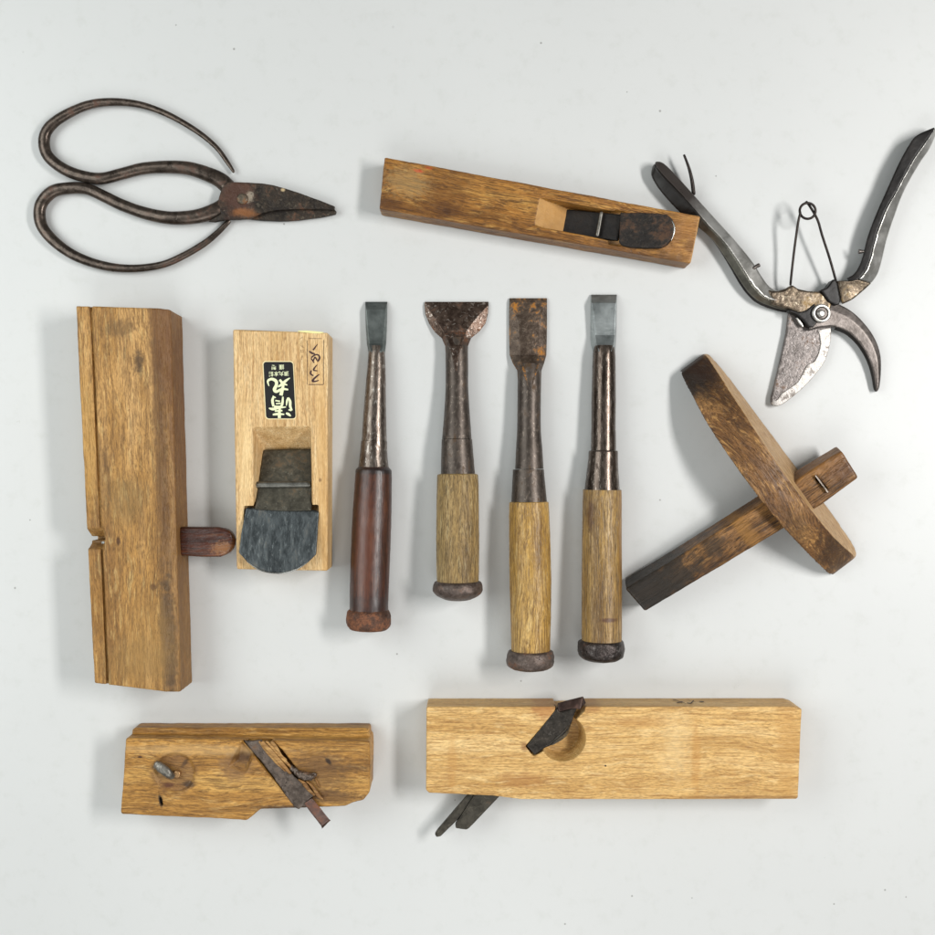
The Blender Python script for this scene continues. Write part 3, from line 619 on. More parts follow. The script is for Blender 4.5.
for t, r_, rg, lf, zb, h in st:
    R = T.L(*F(t, r_), 1.0); G = T.L(*F(t, rg), h); Lf = T.L(*F(t, lf), h - 1.5)
    d = (R.xy - T.L(*F(t, r_ + 30), 1.0).xy)
    Lb = Vector((R.x - d.x, R.y - d.y, 1.0))
    rings.append([R, (R + G) / 2 + Vector((0, 0, 0)), G, (G + Lf) / 2 + Vector((0, 0, 0.8)), Lf, (Lf + Lb) / 2, Lb])
fr_m = loft(rings, sub=4)
def P(u, v, z=45): q = T.L(u, v, z); return q[0], q[1]
wf = wood('sooty_fence_wood', ('#4a2f18', '#7e5830', '#a87e4c'), 'x', 9, 0.3, '#2c190b', 0.6, '#c4965a', 0.8, '#2b190c', rough=0.42, bump=0.6, wavy=3.5, freq=1.3, pore_len=0.4, broad=2.4,
          spots=[(*P(690, 372, 20), 26, 24, '#1a110a', 0.95, dict(rag=0.5)), (*P(702, 366, 20), 16, 12, '#2a170b', 0.6), (*P(835, 556, 20), 26, 16, '#3a2818', 0.75, dict(rag=0.9, sc=0.12)), (*P(795, 525, 45), 16, 10, '#43301c', 0.4, dict(rag=0.9)),
                 (*P(720, 392, 30), 14, 6, '#33200f', 0.5)], face=('#9a7448', '#cdab7c'))
link(work(fr_m, bevel=0, voxel=1.0, smooth=3, amp=0.3, seed=60), 'fence', wf, T)
bs = [((624.2, 579.2, 3), (625.4, 589.4, 29), (645.2, 611.6, 28)), ((690, 538.5, 9), (693, 548, 34.5), (713.5, 571, 33.5)), ((757, 495.8, 14), (761.5, 504, 39), (783, 529, 38)), ((796, 470, 17), (799.5, 478, 43), (821.8, 504.8, 42)), ((836.6, 445.4, 20), (841.6, 450.6, 46), (858.8, 477.6, 45))]
rings = []
for A, B, C in bs:
    a, b, c = T.L(*A), T.L(*B), T.L(*C)
    rings.append([a, b, c, Vector((c.x + (a.x - b.x) * 0.3, c.y + (a.y - b.y) * 0.3, c.z - 26))])
wb = wood('blackened_beam_wood', ('#422812', '#755027', '#9c7040'), 'y', 10, 0.65, '#1d1209', 0.35, '#b08246', 0.6, '#1f160e', rough=0.42, bump=0.5, freq=1.1,
          spots=[(*P(648, 590, 28), 30, 34, '#1b1712', 0.96, dict(rag=0.5, sc=0.1)), (*P(676, 572, 30), 26, 24, '#241d15', 0.88, dict(rag=0.8, sc=0.1)), (*P(712, 545, 33), 12, 12, '#2c2114', 0.7, dict(rag=0.8, sc=0.15)), (*P(745, 530, 36), 26, 7, '#9a6c2c', 0.4),
                 (*P(846, 463, 45), 14, 24, '#5c3a1e', 0.5), (*P(815, 470, 44), 8, 30, '#8a5e2a', 0.4)])
bc = T.L(820.5, 484, 44)
slot = prism([(bc.x + x * 1.0, bc.y + y) for x, y in ((-8.5, -1.5), (-7, 2.2), (8, 3.6), (9, 1.0))], 36, 60)
link(work(loft(rings), [slot], bevel=2.0, voxel=1.0, smooth=2, amp=0.3, seed=61, segs=3), 'beam', wb, T)
link(frustum([T.L(814.6, 475.4, 42), T.L(816.4, 474.6, 42), T.L(829, 491.6, 42), T.L(827.2, 493, 42)], [T.L(815, 475.8, 47), T.L(816, 475.2, 47), T.L(828.6, 492, 47), T.L(827.4, 492.8, 47)]), 'cutter', metal('dull_cutter', '#4a423a', '#8c8278', amount=0.3, rough=0.4), T)

# ------------------------------------------------------------------ lower left plane
T = Thing('grooving_plane', 245, 775, -0.8, 'short stained wooden plane with iron set askew and bent nail in round dent', 'hand plane')
zt = 40
def P(u, v): q = T.L(u, v, zt); return q[0], q[1]
top = [(125.6, 738.2), (247, 739.8), (369.6, 741.6), (370.2, 760), (369.4, 792.4), (363.5, 800.4), (352, 803.2), (345.5, 806.6), (260.4, 809.2), (247, 820.3), (185, 817.2), (121.6, 814.6), (120.3, 812)]
topw = [T.L(u, v, zt) for u, v in top]
botw = [Vector((p.x, p.y, 0)) for p in topw]
botw[0] = T.L(134.4, 722.8, 0); botw[1] = T.L(250, 722.6, 0); botw[2] = T.L(366.8, 722.8, 0)
midw = [Vector((p.x, p.y, zt - 1)) for p in topw]
wm = wood('stained_oak', ('#7c5320', '#b5843e', '#d3a75e'), 'x', 11, 0.42, '#472a10', 0.4, '#dcb472', 0.25, '#5c3a1a', rough=0.48, bump=0.5, wavy=1.8, freq=0.9, broad=1.3,
          spots=[(*P(174, 773), 21, 19, '#6b4a2c', 0.65, dict(rag=0.25, soft=0.25)), (*P(188, 785), 6, 3, '#2f1d10', 0.8, dict(sc=0.4)), (*P(168, 786), 5, 2.5, '#4a2115', 0.7, dict(sc=0.4)), (*P(184, 764), 2, 5, '#3a2616', 0.7, dict(rot=-40)), (*P(160.5, 801), 1.6, 6, '#120a06', 1.0, dict(rag=0.15, rot=12)),
                 (*P(318, 773), 28, 20, '#5f4328', 0.6, dict(rag=0.5)), (*P(236, 766), 16, 14, '#7a5a3c', 0.6, dict(rag=0.7, sc=0.15)), (*P(240, 757), 9, 7, '#3a2412', 0.7), (*P(345, 768), 30, 3, '#4e341c', 0.5), (*P(328, 761), 4, 1.8, '#24160d', 0.9, dict(rot=-50)), (*P(140, 757), 2, 1.2, '#3c2010', 0.9, dict(rag=0.1)),
                 (*P(200, 750), 80, 5, '#dbb57c', 0.35), (*P(332, 797), 26, 6, '#4a2e16', 0.7), (*P(250, 730), 140, 2.0, '#5c4226', 0.6), (*P(300, 808), 50, 2, '#3c2412', 0.8)])
shelf = block(T, [(131.6, 729.6), (135, 728.2), (368.4, 728.2), (369.2, 730.5), (369.4, 746), (131.6, 746)], 22)
body = join(block(T, top, zt), shelf)
dent = frustum([Vector((P(174.6, 773)[0] + 17 * math.cos(i * math.pi / 12), P(174.6, 773)[1] + 17 * math.sin(i * math.pi / 12), zt - 3)) for i in range(24)], [Vector((P(174.6, 773)[0] + 21 * math.cos(i * math.pi / 12), P(174.6, 773)[1] + 21 * math.sin(i * math.pi / 12), zt + 0.6)) for i in range(24)])
sl = [T.L(u, v, zt) for u, v in [(240.8, 740.4), (271.5, 740.4), (282, 750), (316, 793), (306, 806), (296, 808)]]
slot = prism([(p.x, p.y) for p in sl], zt - 9, zt + 8)
hol = frustum([T.L(u, v, zt - 8) for u, v in [(240, 742), (252, 752), (247, 764), (238, 760)]], [T.L(u, v, zt + 1) for u, v in [(242, 739), (256, 752), (246, 775), (226, 768)]])
nick = prism([P(158.6, 796), P(161.2, 796), P(163.4, 806), P(160.8, 806)], zt - 4, zt + 3)
link(work(body, [dent, slot, hol, nick], bevel=1.3, voxel=1.05, smooth=2, amp=0.45, seed=70), 'body', wm, T)
ir = metal('brown_grey_iron', '#4a4039', '#6e6259', '#4e3626', '#6e5038', 0.4, 0.42, 0.65, 0.6, seed=17, bright='#9a9088', bright_amt=0.25, rust_metal=0.3)
ironp = [(242.2, 740.8), (250, 742.6), (260.4, 741.0), (268, 748.5), (285, 766.5), (300, 781), (314.6, 794.6), (308.5, 800.5), (307.4, 806.2), (303, 806.4), (299, 809.2), (295, 807.6), (283, 792), (270.6, 774.6), (258, 759), (251.2, 752.2)]
pw = [T.L(u, v, zt) for u, v in ironp]
topi = [Vector((p.x, p.y, zt - 4 + (p.x - pw[0].x) * 0.10)) for p in pw]
boti = [Vector((p.x, p.y, zt - 9 + (p.x - pw[0].x) * 0.10)) for p in pw]
link(work(frustum(boti, topi), bevel=0.7, voxel=0.7, amp=0.4, seed=71, wl=(10, 3)), 'iron', ir, T)
tg = [[T.L(304, 803.5, 41), T.L(312, 798, 41), T.L(312, 798, 44), T.L(304, 803.5, 44)], [T.L(313, 815.5, 42), T.L(321.5, 809.5, 42), T.L(321.5, 809.5, 45), T.L(313, 815.5, 45)], [T.L(321, 825.6, 42), T.L(329.6, 819.6, 42), T.L(329.6, 819.6, 45), T.L(321, 825.6, 45)], [T.L(321.6, 829.2, 48), T.L(331.8, 819.4, 48), T.L(331.8, 819.4, 50.5), T.L(321.6, 829.2, 50.5)]]
link(work(loft(tg, sub=2), bevel=0.5, voxel=0.6, amp=0.2, seed=72), 'iron_tang', metal('red_brown_tang', '#4d3a34', '#6e5850', '#5a3626', '#7a4c36', 0.5, 0.42, 0.5, 0.4, seed=18), T)
wsl = wood('split_wedge_wood', ('#6a4722', '#a07440', '#c49c60'), 'x', 12, 0.4, '#7a5020', 0.4)
def sliver(pts, w, z0, z1):
    vs = []
    for (u, v), ww in zip(pts, w):
        vs.append([T.L(u - ww, v + ww * 0.8, z0), T.L(u + ww, v - ww * 0.8, z0), T.L(u + ww, v - ww * 0.8, z1), T.L(u - ww, v + ww * 0.8, z1)])
    return work(loft(vs, sub=3), bevel=0.3, voxel=0.6, amp=0.3, seed=73, wl=(8, 3))
link(sliver([(261.5, 741.5), (270, 750.5), (281, 763), (291, 774)], [1.4, 1.8, 1.7, 0.9], 36, 42.5), 'wedge_sliver', wsl, T)
link(sliver([(266, 741), (274, 749), (285, 761), (297, 773)], [1.0, 1.3, 1.2, 0.7], 37, 41.5), 'wedge_sliver', wsl, T)
link(sliver([(303.4, 783.8), (309, 790), (315, 795.6)], [1.0, 1.3, 0.9], 38, 43), 'wedge_sliver', wsl, T)
link(sliver([(309.5, 783), (315.5, 791), (321.6, 799)], [1.0, 1.3, 1.1], 38, 43), 'wedge_sliver', wsl, T)
link(work(tube([T.L(290, 765, 39), T.L(296, 771.5, 42), T.L(303, 775.5, 43.5), T.L(310, 776.5, 43.5), T.L(315.5, 773.2, 41)], [1.2, 3.0, 3.9, 3.6, 2.2], flat=0.8), bevel=0, voxel=0.55, amp=1.5, seed=74, wl=(5, 2.4), smooth=0), 'clamp_stub', ir, T)
for pts_, w_, z0_, z1_ in [([(259, 741), (266, 750), (276, 762), (286, 772)], [0.8, 1.2, 1.0, 0.4], 37, 41), ([(271, 741.5), (276, 747), (281, 755), (287, 760)], [1.1, 1.4, 0.9, 0.3], 38, 42.5), ([(298, 779), (304, 783), (311, 792), (313, 797)], [0.5, 1.3, 1.2, 0.4], 39, 42), ([(306, 781), (312, 786), (318, 795), (323.5, 800)], [0.4, 1.0, 1.4, 0.6], 39, 43.5), ([(315, 778), (318, 784), (320, 788)], [0.6, 0.9, 0.3], 39, 42)]:
    link(sliver(pts_, w_, z0_, z1_), 'wedge_sliver', wsl, T)
nm = metal('grey_bent_nail', '#5c5852', '#8a867e', '#5a4a38', '#6f5a44', 0.3, 0.42, 0.7, 0.5, seed=19)
link(work(tube([T.L(154.8, 763.8, 40.5), T.L(161, 768, 43), T.L(168, 773.4, 43.5), T.L(173.5, 777.4, 40)], [3.6, 4.8, 4.4, 3.4], flat=0.7, sub=4), bevel=0, voxel=0.6, amp=0.5, seed=75, wl=(7, 3)), 'bent_nail', nm, T)
q = T.L(176.8, 774.4, 40)
link(work(prism([(q.x + 3.8 * math.cos(i * math.pi / 10), q.y + 3.8 * math.sin(i * math.pi / 10)) for i in range(20)], 36, 41.5), bevel=0.8, voxel=0.5, amp=0.15, seed=76), 'brass_peg', metal('old_brass', '#8a6844', '#b08a60', '#5a3a20', '#7a5230', 0.3, 0.4, 0.7, 0.3), T)

# ------------------------------------------------------------------ lower right plane
T = Thing('side_plane', 613, 752, 0, 'long golden wooden plane with half-round scoop and split iron tail below', 'hand plane')
zt = 38
def P(u, v): q = T.L(u, v, zt); return q[0], q[1]
wm = wood('golden_oak', ('#b88e50', '#d2aa6a', '#e3c186'), 'x', 13, 0.4, '#8a5a26', 0.35, '#f0d49c', 0.15, '#9a6a32', rough=0.5, bump=0.35, wavy=1.6, freq=1.2, broad=0.8, pore_len=1.5,
          spots=[(*P(676, 745), 13, 24, '#ecd3a0', 0.3, dict(rag=0.8, soft=0.9)), (*P(696, 758), 4, 30, '#b07832', 0.4, dict(rag=0.6)), (*P(545, 710), 12, 8, '#9a5c2c', 0.55, dict(rag=0.6)), (*P(592, 708), 8, 5, '#8e5a2c', 0.5), (*P(605.5, 765.8), 0.9, 0.9, '#1c120a', 1.0, dict(rag=0, soft=0.3)),
                 (*P(452, 765), 4, 26, '#b88646', 0.4), (*P(524, 780), 22, 7, '#9a6430', 0.4, dict(rag=0.8)), (*P(640, 722), 26, 5, '#a87436', 0.4), (*P(524, 747), 3, 4, '#7a4a22', 0.6), (*P(610, 703), 210, 3.4, '#a1835a', 0.55, dict(rag=0.3)), (*P(787, 750), 10, 50, '#b98a4a', 0.4), (*P(745, 797), 60, 1.5, '#7a5228', 0.6)])
top = [(426.4, 708), (427.4, 706.8), (794.5, 706.6), (802, 709), (801, 730), (798.2, 797.6), (796.6, 799.2), (660, 799.4), (520.2, 799.4), (491.7, 795.8), (429, 793), (426, 790)]
body = block(T, top, zt)
corner = prism([P(788, 703), P(808, 712.5), P(812, 690), P(788, 690)], -2, zt + 3)
cc = T.L(562.6, 738.4, zt)
scoop = frustum([Vector((cc.x - 1 + 19.5 * math.cos(i * math.pi / 24), cc.y + 1 + 19.5 * math.sin(i * math.pi / 24), zt - 21)) for i in range(48)], [Vector((cc.x + 22.6 * math.cos(i * math.pi / 24), cc.y + 22.6 * math.sin(i * math.pi / 24), zt + 0.4)) for i in range(48)])
sl = [P(558, 700), P(586, 698), P(584, 712), P(545.5, 750), P(533.5, 756.4), P(525.4, 746.4), P(554.5, 712)]
slot = prism(sl, zt - 14, zt + 5)
thr2 = prism([P(556.2, 709.8), P(556.2, 688), P(584, 688), P(584, 707.8)], -3, zt + 5)
thr = prism([P(555.6, 709.5), P(557.8, 705), P(556.4, 698), P(557, 680), P(586, 680), P(585, 712)], zt - 18, zt + 5)
link(work(body, [scoop, slot, thr, thr2], bevel=1.3, voxel=0.9, smooth=1, amp=0.15, seed=80), 'body', wm, T)
ik = metal('black_iron_plate', '#27231f', '#3d3832', '#33261d', '#4a382a', 0.35, 0.42, 0.7, 0.35, seed=21, bright='#777068', bright_amt=0.3)
m1 = [(557.4, 707.5), (558.2, 710.6), (560, 712), (578, 706.4), (574.5, 714), (572, 722), (568.4, 730), (563.5, 735), (556, 740), (551.5, 745), (545.2, 747.6), (534.6, 755), (526.6, 745.8)]
pw = [T.L(u, v, zt) for u, v in m1]
link(work(frustum([Vector((p.x, p.y, zt - 9)) for p in pw], [Vector((p.x, p.y, zt + 0.8)) for p in pw]), bevel=0.7, voxel=0.7, amp=0.2, seed=81), 'iron', ik, T)
m2 = [[T.L(557.4, 703.2, 30), T.L(558.2, 712, 30), T.L(558.2, 712, 39.6), T.L(557.4, 703.2, 36)], [T.L(570, 699.6, 30), T.L(572, 708.5, 30), T.L(572, 708.5, 40.5), T.L(570, 699.6, 37)], [T.L(583.4, 696.2, 30), T.L(586.6, 702.8, 30), T.L(580.6, 709.6, 40.5), T.L(583.4, 696.6, 38)]]
link(work(loft(m2), bevel=0.5, voxel=0.6, amp=0.15, seed=82), 'iron_shoulder', metal('brown_black_iron', '#33241f', '#4a3831', '#3c241a', '#54362a', 0.4, 0.4, 0.6, 0.3, seed=22), T)
fc = [[T.L(548.6, 744.6, zt + 1.2), T.L(552.4, 745.2, zt - 1), T.L(551, 745.4, zt - 4)], [T.L(556, 738, zt + 1.4), T.L(562.5, 739.5, zt - 3), T.L(557, 740, zt - 5)], [T.L(564.5, 730.2, zt + 1.4), T.L(568.2, 733.6, zt - 3), T.L(565, 733, zt - 6)], [T.L(569.6, 723.6, zt + 1), T.L(571, 724.6, zt - 2), T.L(570, 724.6, zt - 4)]]
link(loft(fc, sub=3), 'bright_facet', steel, T)
tm = metal('dark_tail_iron', '#2b2822', '#433f37', '#352a20', '#4a3c2e', 0.3, 0.42, 0.7, 0.3, seed=23, bright='#6d685c', bright_amt=0.3)
t1 = block(T, [(436.4, 837.4), (434.7, 834.2), (437.5, 830), (470, 792), (482, 785), (478, 800), (440.5, 836.6)], 22, 17)
link(work(t1, bevel=0.6, voxel=0.7, amp=0.2, seed=83), 'tail_tine', tm, T)
t2 = block(T, [(455.8, 828.4), (455.2, 824.4), (457, 822), (480, 785), (510, 785), (498.2, 798), (469, 828.4), (466.6, 829.8)], 24, 18)
link(work(t2, bevel=0.6, voxel=0.7, amp=0.2, seed=84), 'tail_tine', tm, T)
q = (T.L(600, 706.6, zt).y)
marks = [[(673, 699.6, 0.7), (676, 700.0, 0.8), (679, 701.2, 0.7)], [(677, 702.6, 0.8), (682, 701.8, 1.1), (685.5, 703.6, 1.2)], [(687.5, 699, 0.7), (690, 700.6, 0.8)], [(687, 702.6, 0.8), (691, 703, 0.9), (693.5, 700.6, 0.9), (695.6, 702.6, 1.0)], [(699.5, 701.4, 1.0), (703.8, 701.6, 1.1)]]
vs = []; fs = []
side_y = T.L(600, 706.6, zt).y + 0.75
for stq in marks:
    pts = smooth_list([Vector(p) for p in stq], 4); b0_ = len(vs)
    for p in pts:
        k_ = side_y + T.o.y
        zz = H - H * (-k_) / (p.y - CY) if p.y != CY else 0   # height on the vertical side face that the mark sits at
        zz = max(2, min(36, zz)); xx = (p.x - CX) * (H - zz) / H - T.o.x
        vs.append(Vector((xx, side_y, zz + p.z * 1.8))); vs.append(Vector((xx, side_y, zz - p.z * 1.8)))
    for i in range(len(pts) - 1):
        k = b0_ + 2 * i; fs.append((k, k + 1, k + 3, k + 2))
mm = bpy.data.meshes.new('mk'); mm.from_pydata([tuple(v) for v in vs], [], fs)
link(mm, 'ink_marks', plain('black_ink', '#2a1c12', 0.7), T)

# ------------------------------------------------------------------ pruning shears
T = Thing('pruning_shears', 820, 300, 0, 'opened steel pruning shears with curved hook jaw and wire spring', 'pruners')
silver = metal('polished_handle_steel', '#96948f', '#bebcb8', '#6a6056', '#8a7e72', 0.1, 0.3, 0.85, 0.04, seed=31, scale=0.4)
grey = metal('grey_handle_steel', '#66645c', '#8b8980', '#45403a', '#5c544a', 0.25, 0.32, 0.8, 0.06, seed=32, scale=0.4)
black = metal('black_channel', '#0d0a09', '#181412', '#1c1410', '#261c16', 0.3, 0.45, 0.3, 0.2, seed=33)
brassy = metal('tarnished_body', '#4c4238', '#776a5a', '#463828', '#76603c', 0.42, 0.34, 0.85, 0.14, seed=34, scale=1.4, bright='#cfc3ac', bright_amt=0.45, rust_metal=0.7)
dgrey = metal('dark_jaw_steel', '#4c4642', '#6a635f', '#3a2c26', '#4f4038', 0.25, 0.4, 0.75, 0.2, seed=35, bright='#8a8280', bright_amt=0.2)
def strip(rows, mat, name, sub=4, bevel=0.7, voxel=0.8, amp=0.1, seed=0, smooth=3):
    r = [[T.L(*p) for p in row] for row in rows]
    return link(work(loft(r, sub=sub), bevel=bevel, voxel=voxel, smooth=smooth, amp=amp, seed=seed), name, mat, T)
# left handle: bright back (upper right) and dark hollow side
Lh = [ # right edge, ridge, left edge
    ((655.8, 161.4), (654.6, 163.5), (652.6, 166)), ((662.5, 162.6), (657.5, 168.5), (651.2, 175)), ((672, 171), (666, 178.6), (656.2, 185)), ((681.5, 181.2), (675.6, 188.4), (664, 195.4)), ((698, 199.8), (692, 206.4), (679, 211.6)), ((715.3, 218.6), (708, 225), (698, 227)), ((732.4, 237.4), (724, 242), (714.6, 242.6)),
    ((749.5, 258), (738, 262), (729, 263.6)), ((756.5, 268), (747.5, 277.5), (739, 279.5)), ((762.5, 277.8), (756, 289), (748, 292.4)), ((770, 287), (768, 299), (759, 301.8)), ((780, 291.6), (784, 301), (776.8, 308.6)), ((792, 288.8), (795, 304), (792, 311.4))]
zh = [17, 18, 18, 18, 18, 18, 18, 18, 18, 17, 16, 15, 14]
def rows_back(Hn, zh, dz=9):
    return [[(a[0], a[1], z - 4), (b[0], b[1], z), (b[0], b[1], z - dz), (a[0], a[1], z - dz)] for (a, b, c_), z in zip(Hn, zh)]
def rows_dark(Hn, zh, dz=11):
    return [[(b[0], b[1], z - 0.3), (c_[0], c_[1], z - 7), (c_[0], c_[1], z - dz - 2), (b[0], b[1], z - dz - 1)] for (a, b, c_), z in zip(Hn, zh)]
hs = T.L(671, 179, 17)
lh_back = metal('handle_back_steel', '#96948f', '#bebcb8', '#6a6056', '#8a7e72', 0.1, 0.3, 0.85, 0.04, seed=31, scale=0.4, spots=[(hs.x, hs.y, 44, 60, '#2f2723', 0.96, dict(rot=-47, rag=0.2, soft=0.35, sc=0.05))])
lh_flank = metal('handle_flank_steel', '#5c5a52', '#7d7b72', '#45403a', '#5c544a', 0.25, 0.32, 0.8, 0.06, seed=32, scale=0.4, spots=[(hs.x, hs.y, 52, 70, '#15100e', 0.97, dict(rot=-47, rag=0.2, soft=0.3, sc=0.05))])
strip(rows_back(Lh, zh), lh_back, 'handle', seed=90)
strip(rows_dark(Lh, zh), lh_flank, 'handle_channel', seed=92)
under = [((c_[0] + 0.5, c_[1] - 1, z - 6.5), (c_[0] - 1.2 * f, c_[1] + 2.2 * f, z - 9), (c_[0], c_[1] + 1 * f, z - 16), (c_[0] + 6, c_[1] - 5, z - 16)) for (a, b, c_), z, f in zip(Lh[5:], zh[5:], [-0.8, 0.2, 0.6, 1, 1, 1, 1, 1])]
strip(under, black, 'handle_underside', seed=94)
# right handle
Rh = [ # inner edge, ridge between black and silver, outer edge
    ((934.2, 127.3), (935.0, 128.2), (937.5, 130)), ((917.3, 135), (924, 144.5), (930, 148)), ((909.8, 143.5), (914.5, 158), (921.5, 160.5)), ((899, 162.8), (904.5, 176), (911.5, 177)), ((888.4, 186.3), (895.4, 193.5), (902.5, 194.6)), ((877.8, 209.8), (885.6, 211), (895.6, 212.6)), ((868, 235.5), (876.8, 234.5), (887.4, 237)),
    ((862.4, 257), (871, 257), (881.6, 261)), ((858, 268), (866, 270.5), (877.5, 274)), ((853, 274.8), (858.5, 279.4), (871.5, 283)), ((846.5, 278.2), (851.5, 283.8), (862, 291.8)), ((841.4, 279.6), (846.5, 288), (852, 299.7)), ((836, 280.4), (841, 296), (841.8, 304.4))]
zr = [20, 21, 21, 21, 20, 20, 19, 18, 17, 16, 15, 14, 13]
rb = [[(a[0], a[1], z - 1), (b[0], b[1], z), (b[0], b[1], z - 10), (a[0], a[1], z - 11)] for (a, b, c_), z in zip(Rh[:11], zr)]
strip(rb, black, 'handle_channel', seed=95)
rs_ = [[(b[0], b[1], z + 0.5), (c_[0], c_[1], z - 5), (c_[0], c_[1], z - 10), (b[0], b[1], z - 12)] for (a, b, c_), z in zip(Rh[:10], zr)]
strip(rs_, silver, 'handle', seed=96)
rs2 = [[((a[0] * 1.0), a[1], z + 0.2), (c_[0], c_[1], z - 4), (c_[0], c_[1], z - 9), (a[0], a[1], z - 9)] for (a, b, c_), z in zip([((858, 279.5), 0, (871.5, 283)), ((850.5, 280.6), 0, (862, 291.8)), ((843, 280.6), 0, (852, 299.7)), ((836.5, 281), 0, (841.8, 304.4))], [16.5, 16, 15.5, 14.5])]
strip(rs2, brassy, 'handle_shoulder', seed=97)
# body, spring seat, jaws
body = block(T, [(768, 289), (773, 290.6), (779, 290.8), (786.5, 288), (792.5, 284.2), (798.5, 288.4), (808, 290.6), (820, 291), (827.5, 296), (832.5, 303.5), (829, 318), (812, 326.4), (807.6, 324), (799, 313.5), (789.5, 309), (772, 304)], 15, 6)
link(work(body, bevel=2.0, voxel=0.7, smooth=3, amp=0.3, seed=98, segs=3, wl=(14, 4)), 'body_plate', brassy, T)
seat = block(T, [(820.6, 289.8), (827, 287.6), (833.2, 279), (836.4, 280), (838.5, 289), (840.6, 299), (839.8, 304), (836, 305.4), (829, 301.6)], 17.5, 4)
link(work(seat, bevel=1.0, voxel=0.7, amp=0.2, seed=99), 'spring_seat', black, T)
dk = block(T, [(788, 308.6), (799, 312), (806, 310), (815, 303), (818, 322), (813, 328), (808.5, 326.8), (803, 320), (797, 314.6), (789, 311.6)], 15.8, 6)
link(work(dk, bevel=1.0, voxel=0.7, amp=0.2, seed=100), 'body_rim', black, T)
hook_o = [(812, 303), (826, 300.5), (840.4, 305), (853.9, 313.2), (865.9, 325.4), (874.9, 338.9), (880.1, 353.9), (881, 368.9), (879.6, 386), (877.2, 391.6)]
hook_i = [(809, 330), (817, 327.6), (825.4, 326.2), (836, 327), (849.4, 333), (861.4, 345.4), (869.6, 360.4), (873.6, 374), (875.6, 386), (876.2, 391)]
rows = []
for (o_, i_), zz in zip(zip(hook_o, hook_i), [15, 15, 14.6, 14, 13, 12, 11, 10, 9, 8]):
    rows.append([(o_[0], o_[1], zz - 2), ((o_[0] * 2 + i_[0]) / 3, (o_[1] * 2 + i_[1]) / 3, zz), (i_[0], i_[1], zz - 0.5), (i_[0] - 0.6, i_[1] + 1.4, zz - 8), (o_[0], o_[1], zz - 8)])
strip(rows, dgrey, 'hook_jaw', seed=101, bevel=0.4, smooth=2, voxel=0.7)
rows = []
for i_, zz in zip(hook_i[3:], [13, 12, 11, 10, 9, 8, 7.6]):
    rows.append([(i_[0] + 1.0, i_[1] - 0.6, zz + 0.6), (i_[0] - 2.4, i_[1] + 2.6, zz - 4), (i_[0] - 1.6, i_[1] + 2.6, zz - 8), (i_[0] + 1.5, i_[1], zz - 8)])
rows[-1] = [(876.6, 391.2, 7), (875.6, 391.6, 6), (875.6, 391.6, 2), (876.6, 391.4, 2)]
strip(rows, black, 'hook_inner_edge', seed=102, bevel=0.2, smooth=1, voxel=0.6)
bmat = metal('scuffed_blade_face', '#56504d', '#807976', '#4e423c', '#6e5a4c', 0.4, 0.42, 0.65, 0.4, seed=37, scale=1.3, bright='#b8b2b0', bright_amt=0.4, rust_metal=0.5)
bl_o = block(T, [(789, 311), (800, 308), (822, 318), (830.6, 326), (830.6, 334), (829.9, 342), (825.4, 358.4), (817.9, 370.6), (803, 387), (785, 402), (776, 405.8), (771.2, 403.6), (771.6, 397), (779, 366), (786.5, 333)], 7, 2.5)
link(work(bl_o, bevel=0.6, voxel=0.7, amp=0.15, seed=103, smooth=1), 'blade', bmat, T)
bev_o = [(830.9, 327), (830.8, 335), (830.2, 342.4), (825.8, 358.8), (818.2, 371), (803.4, 387.4), (785.2, 402.4), (776, 406.2), (771, 403.4)]
bev_i = [(815, 328), (820.5, 336), (818.5, 346), (812, 357.5), (806.5, 366), (795.5, 379), (782, 392.5), (775.5, 398.4), (772.2, 400.4)]
rows = [[(o_[0], o_[1], 7.3), (i_[0] + jx, i_[1] + jx, 7.9), (i_[0] + jx, i_[1] + jx, 5), (o_[0], o_[1], 4.0)] for o_, i_, jx in zip(bev_o, bev_i, [2, -1, 1.5, 3, 0, 2.5, 0.5, 1.5, 0.5])]
bevm = metal('bright_blade_bevel', '#8f8a85', '#bab5b0', '#5e5650', '#857b74', 0.45, 0.42, 0.5, 0.25, seed=38, scale=1.4)
strip(rows, bevm, 'cutting_bevel', seed=104, bevel=0, smooth=1, voxel=0.6)
strip([[(795.6, 318, 12), (797.4, 316.8, 12), (797.4, 316.8, 8), (795.6, 318, 8)], [(799, 324, 12), (801.8, 322, 12), (801.8, 322, 8), (799, 324, 8)], [(802.6, 327.4, 12), (804, 326.6, 12), (804, 326.6, 8), (802.6, 327.4, 8)]], silver, 'catch_edge', seed=105, bevel=0.2, voxel=0.5)
def disc(u, v, r, z0, z1, mat, name, bev, r_in=None, seed=0):
    c_ = T.L(u, v, z1); ring = [(c_.x + r * math.cos(i * math.pi / 24), c_.y + r * math.sin(i * math.pi / 24)) for i in range(48)]
    cuts = []
    if r_in: cuts = [prism([(c_.x + r_in * math.cos(i * math.pi / 24), c_.y + r_in * math.sin(i * math.pi / 24)) for i in range(48)], z0 + 1.5, z1 + 3)]
    return link(work(prism(ring, z0, z1), cuts, bevel=bev, voxel=0.45, smooth=1, amp=0.05, seed=seed, segs=3), name, mat, T)
disc(821.7, 313.1, 9.2, 13, 18.5, silver, 'pivot_washer', 1.0, 6.3)
disc(821.7, 313.1, 6.1, 13, 18.0, dgrey, 'pivot_nut', 0.8)
disc(821.5, 313.3, 4.0, 13, 20.5, silver, 'pivot_bolt', 1.8)
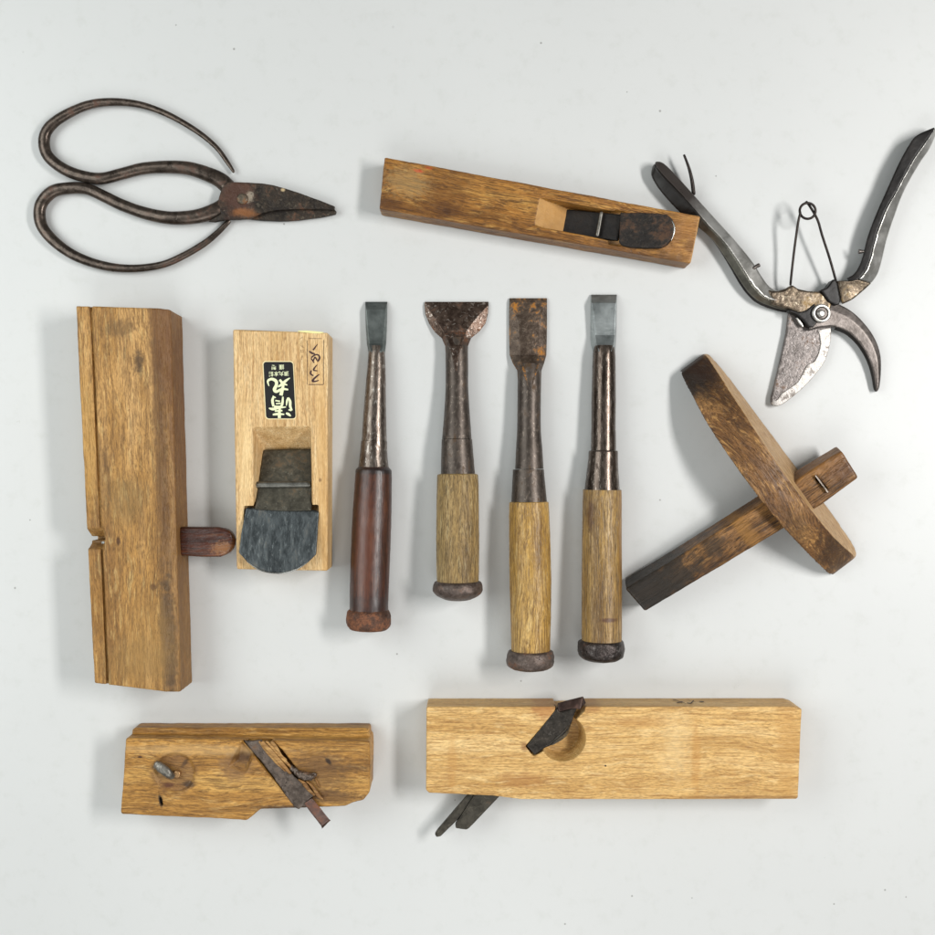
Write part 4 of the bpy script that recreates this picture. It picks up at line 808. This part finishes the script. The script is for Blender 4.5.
# spring, pins, latch wire
zs = 23
cpts = []
for i in range(0, 31):
    a = math.radians(200 - i * (360 + 110) / 30 * 1.0)
    cpts.append(T.L(807.6 + 7.9 * math.cos(a), 210.9 - 7.9 * math.sin(a), zs + 2.5 - i * 0.12))
leg1 = [T.L(790.4, 285.5, 15), T.L(791.4, 275, 17), T.L(794.5, 248, 20), T.L(798.2, 222, zs + 2)]
leg2 = [T.L(817.2, 219, zs - 1), T.L(822, 235, 21), T.L(829.5, 258, 19), T.L(835.4, 279, 16), T.L(836, 283, 14)]
spm = metal('spring_wire', '#1f1a18', '#37302c', '#33211a', '#4a3226', 0.3, 0.4, 0.7, 0.2, seed=39)
link(tube(leg1 + cpts + leg2, 1.25, seg=10, sub=3), 'spring', spm, T)
link(tube([T.L(752.5, 269, 14), T.L(756, 266.6, 14), T.L(759.6, 264.8, 14)], [1.8, 1.8, 2.1], seg=12), 'stop_pin', dgrey, T)
link(tube([T.L(866, 252, 15), T.L(863, 251.6, 15), T.L(860, 251.6, 15), T.L(858.6, 251.6, 15)], [1.6, 1.6, 2.2, 2.2], seg=12), 'stop_pin', dgrey, T)
link(tube([T.L(683.9, 154.6, 16), T.L(686.6, 161.5, 16), T.L(689.8, 171, 15), T.L(692.2, 182, 13), T.L(693.8, 195, 9)], [1.2, 1.3, 1.6, 1.9, 2.0], seg=10), 'latch_wire', spm, T)

# ------------------------------------------------------------------ light
w = bpy.data.worlds.new('World'); scene.world = w; w.use_nodes = True
bg = w.node_tree.nodes['Background']; bg.inputs[0].default_value = (0.95, 0.985, 0.965, 1); bg.inputs[1].default_value = 0.19
def area(name, loc, tgt, sx, sy, power, col):
    l = bpy.data.lights.new(name, 'AREA'); l.shape = 'RECTANGLE'; l.size = sx * S; l.size_y = sy * S; l.energy = power; l.color = col
    o = bpy.data.objects.new(name, l); COL.objects.link(o)
    o.location = Vector(loc) * S
    o.rotation_euler = (Vector(tgt) - Vector(loc)).to_track_quat('-Z', 'Y').to_euler()
    return o
area('lamp_right', (1200, 190, 1390), (50, 0, 0), 800, 220, 17.8, (1.0, 0.985, 0.965))
area('lamp_left', (-1150, 230, 1050), (-300, 0, 0), 1300, 900, 9.8, (0.955, 1.0, 0.99))
area('lamp_above', (-100, -1200, 1250), (-100, -350, 0), 1000, 1000, 6.3, (0.99, 1.0, 0.99))

# ------------------------------------------------------------------ camera
cam = bpy.data.cameras.new('camera'); co = bpy.data.objects.new('camera', cam); COL.objects.link(co)
co.location = (0, 0, H * S); cam.sensor_width = 36; cam.lens = 36 * H / 935.0
cam.clip_start = 0.01; cam.clip_end = 100
scene.camera = co
scene.view_settings.view_transform = 'Standard'; scene.view_settings.look = 'None'; scene.view_settings.exposure = 0; scene.view_settings.gamma = 1
